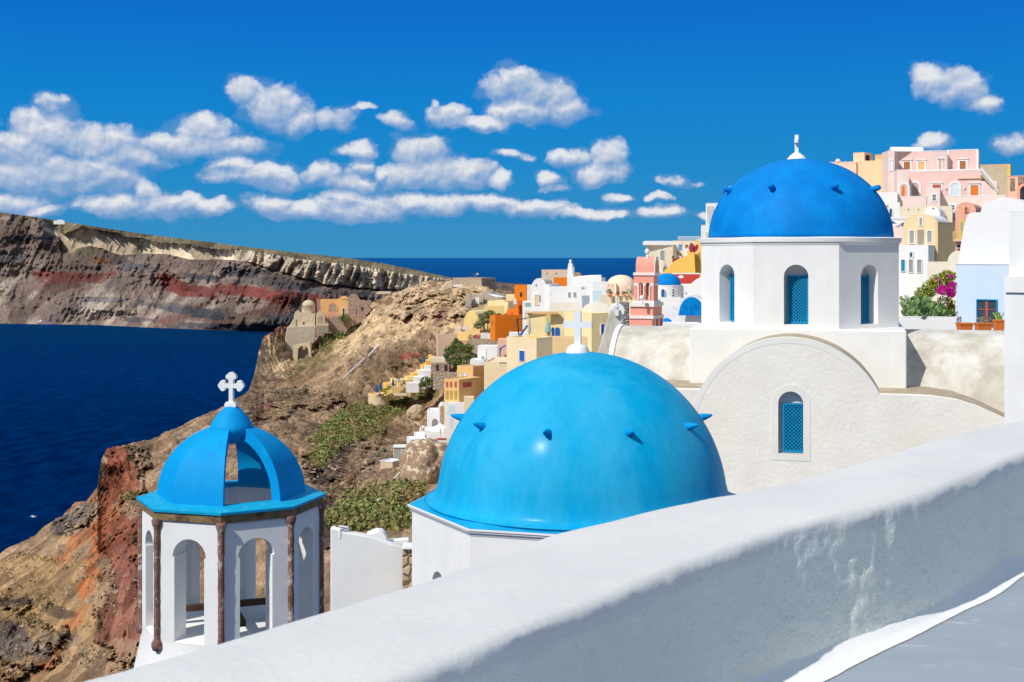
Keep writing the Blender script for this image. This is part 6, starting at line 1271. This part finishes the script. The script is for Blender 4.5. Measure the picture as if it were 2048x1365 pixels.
house('', '', '', 826, 850, None, 756, 780, 276, wht, a=0, depth=3, root=r, part='wall'); house('', '', '', 812, 838, None, 768, 786, 275, wht, a=0, depth=2, root=r, part='wall'); house('', '', '', 848, 862, None, 734, 760, 278, wht, a=0, depth=2, root=r, part='wall')
bluepar = deepblue; g_ = 'closed blue sunshades along the yellow terraces'
for x, y, d, lb in ((753.5, 792, 282, 'closed blue sunshade on the bastion, front of the left pair'), (761, 786, 284, 'closed blue sunshade on the bastion, rear of the left pair'), (786, 780, 283, 'closed blue sunshade midway down the yellow terraces'), (848, 731, 287, 'closed blue sunshade highest on the yellow terraces, by the white steps')):
    sunshade(x, y, .36, 2.5 if x < 800 else 2.0, d-2, bluepar, lb, open_=False, group=g_)
person(755, 797, 279, wht, bluec, 'seated looking person in white by the blue sunshades on the bastion', 1.3)
person(759, 795, 279.5, lilc, blk, 'person in lilac beside the person in white on the bastion', 1.3)
shrub('green_shrub', 'olive green shrub on the lowest yellow terrace', 'shrub', [(772, 780, 'foliage', bougm, [(772, 782, 7, 6, 120, 0), (779, 776, 5, 4, 60, 0)], .22)], 281)
r, L_, R_ = house('stone_house', 'small red rubble house with two dark doors under a flat buff roof', 'house', 862, 898, None, 726, 750, 272, redrubble, a=6, depth=4, wins=[('L', 872, 729, 878, 742, dict(kind='door', pane=darkmat, fr=0)), ('L', 889, 730, 895, 743, dict(kind='door', pane=darkmat, fr=0))])
obj('roof', MB().box(L_.pt(860, 726), L_.U*4.2, (0, 4, 0), (0, 0, 1.0)), beige, r, bevel=.05)
house('stone_terrace', 'low grey rubble wall below the red rubble house', 'wall', 866, 915, None, 748, 780, 262, rubble, a=0, depth=2)
# people by the beige house
person(1361, 520, 326, blk, wht, 'person in a black top and white trousers by the beige house', 1.75)
person(1356, 512, 335, lilc, blk, 'person in a lilac top standing uphill of the black top', 1.7)
person(1346, 524, 324, blk, redrail, 'person in dark clothes leaning at the red wall by the beige house', 1.65)
person(1330, 541, 316, lilc, bluec, 'person in lilac lowest on the steps below the beige house', 1.7)
tag(obj('sloping_board', MB().prism([(0, 0), (1.7, .9), (1.7, 1.5), (.3, 1.3), (0, .9)], P(1345, 528, 322), (1, 0, 0), (0, 0, 1), (0, .2, 0)), darkred), 'sloping dark red panel below the tourists at the beige house', 'panel')

# ------------------------------------------------------------------ trees
def tree(name, label, px, yb, D, crown, trunks, leafm, nl, ls, group=None, cat='tree'):
    c = P(px, yb, D); t = thing(name, label, cat, c, group); mb = MB(); rg = random.Random(int(px))
    for (x, y) in trunks:
        e = P(x, y, D); m = c.lerp(e, .5)+Vector((rg.uniform(-.2, .2), 0, 0)); mb.tube(c, m, .16, .11, 7); mb.tube(m, e, .11, .05, 7)
    obj('trunk', mb, plantm('bark', (.16, .11, .07), (.3, .22, .15)), t)
    mb = MB()
    for (x, y, rx, ry) in crown:
        V, Fs = leaves(rngp, P(x, y, D+rg.uniform(-.6, .6)), (rx/F*D, rx/F*D, ry/F*D), nl, ls); mb.add(V, Fs)
    obj('crown', mb, leafm, t); return t
treem = plantm('tree leaves', (.03, .07, .012), (.17, .24, .06)); treem2 = plantm('olive leaves', (.08, .11, .03), (.26, .30, .12))
tree('leafy_tree', 'dense dark green tree between the yellow terraces and the stepped white house', 925, 742, 248, [(915, 690, 14, 8), (900, 702, 12, 9), (935, 697, 14, 9), (922, 708, 22, 12), (945, 715, 12, 10), (905, 722, 16, 8), (930, 724, 20, 9), (918, 735, 12, 6), (893, 712, 6, 5), (912, 682, 5, 4)], [(905, 700), (922, 690), (940, 705)], treem, 260, .22)
tree('grey_tree', 'spreading green tree with pale branches left of the large orange house', 975, 668, 262, [(968, 632, 12, 6), (980, 626, 12, 5), (990, 634, 10, 6), (962, 645, 10, 8), (975, 640, 14, 8), (955, 652, 8, 7), (998, 630, 6, 3)], [(960, 640), (975, 632), (990, 632)], treem2, 180, .2)
tree('bushy_tree', 'low dark green bush tree beside the white steps', 858, 772, 266, [(850, 762, 12, 9), (865, 765, 12, 9), (875, 758, 10, 7), (845, 770, 8, 5)], [(855, 760)], treem, 170, .22)
tree('round_bush', 'rounded olive bush below the orange ruined house', 691, 645, 388, [(685, 636, 7, 6), (693, 635, 8, 7), (688, 641, 8, 4)], [(690, 638)], treem2, 130, .3, cat='bush')
tree('slope_bush', 'tall wild bush growing on the slope right of the castle bastion', 655, 690, 384, [(650, 672, 9, 12), (660, 684, 9, 9), (645, 690, 8, 7)], [(652, 675)], treem2, 90, .3, cat='bush')
tree('slope_bush', 'wide wild bush below the castle rubble wall', 678, 676, 386, [(672, 672, 8, 9), (684, 670, 8, 10), (676, 682, 8, 6)], [(678, 672)], treem2, 90, .3, cat='bush')
agave(770, 905, 182, 26, 1.5, 'large grey green agave left of the glass shed', seed=9)
agave(757, 915, 180, 20, 1.3, 'smaller agave at the far left of the glass shed', seed=10)
for k, (x0, y0, x1, y1, lb) in enumerate(((684, 758, 728, 716, 'long straight white marble channel lying on the slope'), (736, 712, 755, 689, 'short upper length of the white channel on the slope'))):
    a_, b_ = on_hill(x0, y0), on_hill(x1, y1); a_ = a_*.992; b_ = b_*.992; dd = (b_-a_).normalized(); s_ = dd.cross(Vector((0, 1, 0))).normalized()*.35
    tag(obj('water_channel', MB().box(a_-s_/2, b_-a_, s_, (0, .4, .0)), wht), lb, 'channel')
# ------------------------------------------------------------------ castle ruins on the headland
D = 386
root = thing('chapel', 'buff domed chapel ruin on the headland above a tall battered wall', 'chapel', P(620, 690, D)); bf = oldplaster
c = P(617, 612, D+3); obj('dome', MB().dome(c, 1.95, 1.75, 24, 10), bf, root, smooth=True); obj('cross', MB().tube(c+Zv*1.7, c+Zv*2.35, .05).tube(c+Zv*2.1-Vector((.18, 0, 0)), c+Zv*2.1+Vector((.18, 0, 0)), .04), bf, root)
obj('drum', MB().lathe(c, [(2.1, -1.9), (2.1, -.05), (2.15, 0), (1.9, .05)], 8, .3), bf, root, bevel=.05)
house('', '', '', 590, 630, 636, 628, 660, D, bf, a=8, root=root, part='nave_wall', wins=[('L', 606, 644, 609, 650, dict(pane=darkmat, fr=0))])
vault('', '', '', 588, 604, 623, 632, 650, D+1, bf, a=0, length=4, root=root, part='side_wall')
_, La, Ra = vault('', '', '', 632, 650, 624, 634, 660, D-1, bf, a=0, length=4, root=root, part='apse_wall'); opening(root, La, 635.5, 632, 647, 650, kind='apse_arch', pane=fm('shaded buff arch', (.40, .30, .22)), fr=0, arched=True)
house('', '', '', 634, 657, None, 649, 652, D-2, bf, a=0, depth=3, root=root, part='porch_roof')
profw([(577, 655), (586, 640), (592, 638), (592, 655)], D-.5, 2, bf, 'curved_wall')
profw([(574, 655), (632, 652), (632, 672), (628, 688), (602, 690), (588, 712), (576, 720), (563, 705), (568, 690)], D-2, 3, fm('grey buff battered wall', (.52, .44, .34), (.44, .38, .30), var=.12), 'battered_wall', bevel=.3)
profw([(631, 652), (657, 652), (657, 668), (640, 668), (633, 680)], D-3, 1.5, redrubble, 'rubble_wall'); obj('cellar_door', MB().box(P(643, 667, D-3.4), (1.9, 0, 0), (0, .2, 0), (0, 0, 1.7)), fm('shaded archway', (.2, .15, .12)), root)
# broken arch below
root = thing('ruined_arch', 'broken buff stone arch on the slope below the chapel wall', 'ruin', P(600, 715, D-6))
obj('arch', MB().prism([(-2.1, -2.2), (-2.1, 2.3), (3.0, 3.2), (3.4, -1.2), (2.6, -1.2), (2.4, .6)]+[(.9+1.5*math.cos(t), .6+1.5*math.sin(t)) for t in [math.pi*i/8 for i in range(1, 8)]]+[(-.6, .6), (-.7, -2.2)], P(600, 707, D-7), (1, 0, 0), (0, 0, 1), (0, 1.5, 0)), oldplaster, root, bevel=.1)
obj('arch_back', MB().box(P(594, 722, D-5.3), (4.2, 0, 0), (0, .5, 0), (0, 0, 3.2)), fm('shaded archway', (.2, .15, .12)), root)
# orange mansion ruin
root = thing('ruined_mansion', 'roofless orange mansion ruin with a big round niche and rubble wings', 'ruin', P(690, 650, D+6)); D2 = D+6
_, Lm, _ = house('', '', '', 641, 680, None, 600, 642, D2, oldorange, a=4, depth=3, root=root, part='niche_wall', rim=.15)
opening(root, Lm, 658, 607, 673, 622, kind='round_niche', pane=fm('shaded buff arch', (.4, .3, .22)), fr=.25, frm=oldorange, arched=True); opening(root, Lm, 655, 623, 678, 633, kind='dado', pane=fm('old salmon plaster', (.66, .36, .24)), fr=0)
_, Lp, _ = house('', '', '', 678, 697, None, 599, 642, D2-.5, fm('bright old orange', (.80, .48, .20)), a=0, depth=3, root=root, part='portal_wall', rim=.1)
opening(root, Lp, 685.5, 617, 689, 633, kind='door', pane=darkmat, fr=.3, frm=beige)
obj('pediment', MB().prism([(-1.45, 0), (1.45, 0), (1.1, .6), (.5, 1.0), (-.5, 1.0), (-1.1, .6)], P(687.5, 599, D2-.8), (1, 0, 0), (0, 0, 1), (0, .6, 0)), oldorange, root)
house('', '', '', 634, 641.5, None, 600, 625, D2+1, redrubble, a=0, depth=2, root=root, part='rubble_wall', rim=.1)
profw([(696, 642), (696, 594), (702, 589), (709, 588), (716, 593), (720, 600), (733, 602), (742, 601), (742, 622), (730, 632), (716, 640)], D2-1, 2, redrubble, 'rubble_wall')
fw_ = Fc(P(700, 640, D2-1.02), Vector((1, 0, 0)), Vector((0, -1, 0)), Vector((1, 0, 0)))
opening(root, fw_, 705, 598, 707.5, 608, pane=darkmat, fr=0); opening(root, fw_, 722.5, 614, 725.5, 622, pane=darkmat, fr=0); opening(root, fw_, 736, 612, 738, 615, pane=darkmat, fr=0)
opening(root, fw_, 697.5, 616, 716, 630, kind='whitewashed_front', pane=wht, fr=0)
for x in (699, 704.5, 711.5): opening(root, fw_, x, 618, x+(2.5 if x != 704.5 else 4), 629, pane=darkmat, fr=0, off=.06, arched=(x == 704.5))
profw([(655, 635), (700, 632), (730, 628), (735, 640), (700, 655), (690, 668), (664, 668), (655, 655)], D2-3, 1.5, redrubble, 'lower_rubble_wall', bevel=.2)
tag(obj('white_roof', MB().box(P(753, 590, 402), (4.5, 0, 0), (0, 3, 0), (0, 0, .9)).box(P(757, 587, 402), (3, 0, 0), (0, 3, 0), (0, 0, .5)), oldplaster, bevel=.3), 'low buff hut roof on the ridge right of the orange ruin', 'hut')
# stone fort
root = thing('stone_fort', 'square rubble stone fort ruin on the ridge with visitors on top', 'ruin', P(950, 600, 362)); D = 362
house('', '', '', 905, 962, 991, 559, 600, D, fm('dark shadow stone', (.20, .15, .12), (.36, .30, .24)), a=55, root=root, part='shadow_wall', rim=.05) if False else None
_, Lf, Rf = house('', '', '', 906, 963, 991, 558.5, 600, D, rubble, a=35, root=root, rim=.3)
obj('shadow_side', MB().box(Rf.C+Rf.N*.02, Rf.d*(Rf.t(990)), Rf.N*.15, Zv*5.5), stone_mat('dark shadow stone', (.12, .09, .08), (.22, .17, .14), (.30, .26, .22), 1.2), root)  # darker stone sheet puts shadow into the colour of the fort's right side
profw([(878, 590), (884, 572), (896, 563), (906, 561), (906, 592)], D+1, 3, oldplaster, 'broken_wall', bevel=.3)
house('', '', '', 906, 925, None, 571, 574, D-5, wht, a=0, depth=1, root=root, part='white_ledge')
profw([(965, 600), (965, 582), (985, 585), (1010, 600), (1010, 615), (965, 615)], D-30, 2, fm('grey buff battered wall', (.5, .43, .34)), 'retaining_wall'); obj('white_door', MB().box(P(951, 608, 328), (.9, 0, 0), (0, .1, 0), (0, 0, 1.7)), wht, root)
profw([(922, 640), (936, 590), (941, 588), (944, 600), (936, 628), (930, 640)], 326, 2, grey_, 'buttress', bevel=.1)
profw([(941, 612), (943, 588), (965, 590), (968, 618)], 329, 2, fm('grey buff battered wall', (.5, .43, .34)), 'hut_wall')
person(950, 557, 363, blk, bluec, 'tiny person in dark clothes on top of the stone fort', 1.6); person(955, 557, 364, wht, blk, 'tiny person in white on top of the stone fort', 1.6)

# ------------------------------------------------------------------ white building beside the near church
root = thing('white_house', 'plain white house wall with a small square chimney, between bell tower and near dome', 'house', P(735, 1250, 32)); D = 32
profw([(661, 2300), (661, 1060), (667, 1057), (690, 1066), (716, 1070), (748, 1076), (779, 1088), (802, 1093), (806, 1096), (804, 2300)], D, .35, plaster, 'wall', bevel=.03)
profw([(733, 1072), (752, 1064), (765, 1064), (772, 1072), (777, 1086), (779, 1100), (733, 1100)], D+.45, .5, plaster, 'roof_vault', bevel=.05)
profw([(776, 1100), (777, 1083), (818, 1079), (822, 1100)], D+1.0, .3, plaster, 'roof_wall', bevel=.03)
house('', '', '', 662, 680, 699, 1060, 1078, D-.1, plaster, a=42, root=root, part='chimney', rim=.02, bev=.02)
obj('stone_pier', MB().box(P(805, 2000, 31.6), (.24, 0, 0), (0, .4, 0), (0, 0, (2000-1099)/F*31.6)), goldrubble, root)
obj('pier_cap', MB().box(P(803, 1099, 31.5), (.30, 0, 0), (0, .5, 0), (0, 0, .05)), plaster, root)
# stained buttress beside the left vault of the rear church
root = thing('buttress', 'weathered sloping buttress with a small chimney, left of the church vault', 'buttress', P(1220, 760, 47)); D = 47
profw([(1196, 705), (1217, 634), (1222, 622), (1242, 622), (1247, 640), (1236, 660), (1222, 705), (1215, 760), (1180, 760)], D, 1.2, weather, 'sloping_wall', bevel=.04)
profw([(1216, 634), (1218, 619), (1226, 611), (1236, 609), (1246, 613), (1250, 620), (1246, 640), (1242, 624)], D+1.3, 1.5, plaster, 'cap', bevel=.05)
q = P(1233.5, 632, D-.1); obj('chimney', MB().abox(q.x-.06, q.x+.06, D-.16, D-.02, q.z, q.z+.3).abox(q.x-.08, q.x+.08, D-.18, D, q.z+.3, q.z+.34), plaster, root); obj('chimney_flue', MB().tube(q+Zv*.3+Vector((0, -.08, 0)), q+Zv*.72+Vector((-.02, -.08, 0)), .045), plaster, root)
house('stone_shed', 'dark grey rubble wall with a rounded roof between the buttress and the pink belfry', 'wall', 1243, 1259, None, 612, 660, 56, stone_mat('grey rubble', (.22, .2, .18), (.36, .33, .3), (.45, .42, .4), 6), a=-12, depth=.6)

# ------------------------------------------------------------------ across the water
gm = 'tiny white houses on the far island'
for k, (x, y, w, h, d, lb) in enumerate(((118, 446, 22, 6, 2560, 'larger white house cluster on the skyline of the far island'), (152, 452, 7, 4, 2560, 'single white speck house right of the cluster on the far skyline'), (81, 646.5, 8, 6, 2160, 'small white house at the far shore'))):
    c = P(x, y, d); q = w/F*d
    t = thing('island_house', lb, 'house', c, gm); obj('wall', MB().box(c-Vector((q/2, 0, 3)), (q, 0, 0), (0, 8, 0), (0, 0, h/F*d*.7+3)).box(c-Vector((q*.2, -1, 0)), (q*.5, 0, 0), (0, 6, 0), (0, 0, h/F*d)), wht, t)
for x, w, m_, lb in ((106, 12, salmon, 'reddish boathouse with dark doors at the far shore'), (122, 14, grey_, 'grey boathouse beside the reddish one at the far shore')):
    c = P(x, 648, 2160); q = w/F*2160; t = thing('boathouse', lb, 'house', c, 'boathouses at the far shore'); obj('wall', MB().box(c-Vector((q/2, 0, 1)), (q, 0, 0), (0, 8, 0), (0, 0, 6.5)), m_, t); obj('door', MB().box(c+Vector((0, -.3, 0)), (q*.4, 0, 0), (0, .25, 0), (0, 0, 4.5)), darkmat, t)
c = at_plane(66, 1035, SEA); c = Vector((c[0], c[1], SEA)); t = thing('boat', 'tiny white boat alone on the dark blue sea', 'boat', c)
obj('hull', MB().add([c+Vector(v)*.6 for v in ((-1.9, 0, 0), (1.0, -.6, 0), (2.2, 0, .1), (1.0, .6, 0), (-1.9, -.65, .6), (-1.9, .65, .6), (1.1, -.75, .7), (1.1, .75, .7), (2.7, 0, .85), (-1.9, 0, .6))], [(0, 1, 6, 4), (1, 2, 8, 6), (2, 3, 7, 8), (3, 0, 5, 7), (4, 6, 8, 7, 5), (0, 4, 9), (0, 9, 5), (0, 1, 2, 3)]), wht, t); obj('cabin', MB().box(c+Vector((-.5, -.25, .38)), (.75, 0, 0), (0, .5, 0), (0, 0, .4)), paledoor, t)
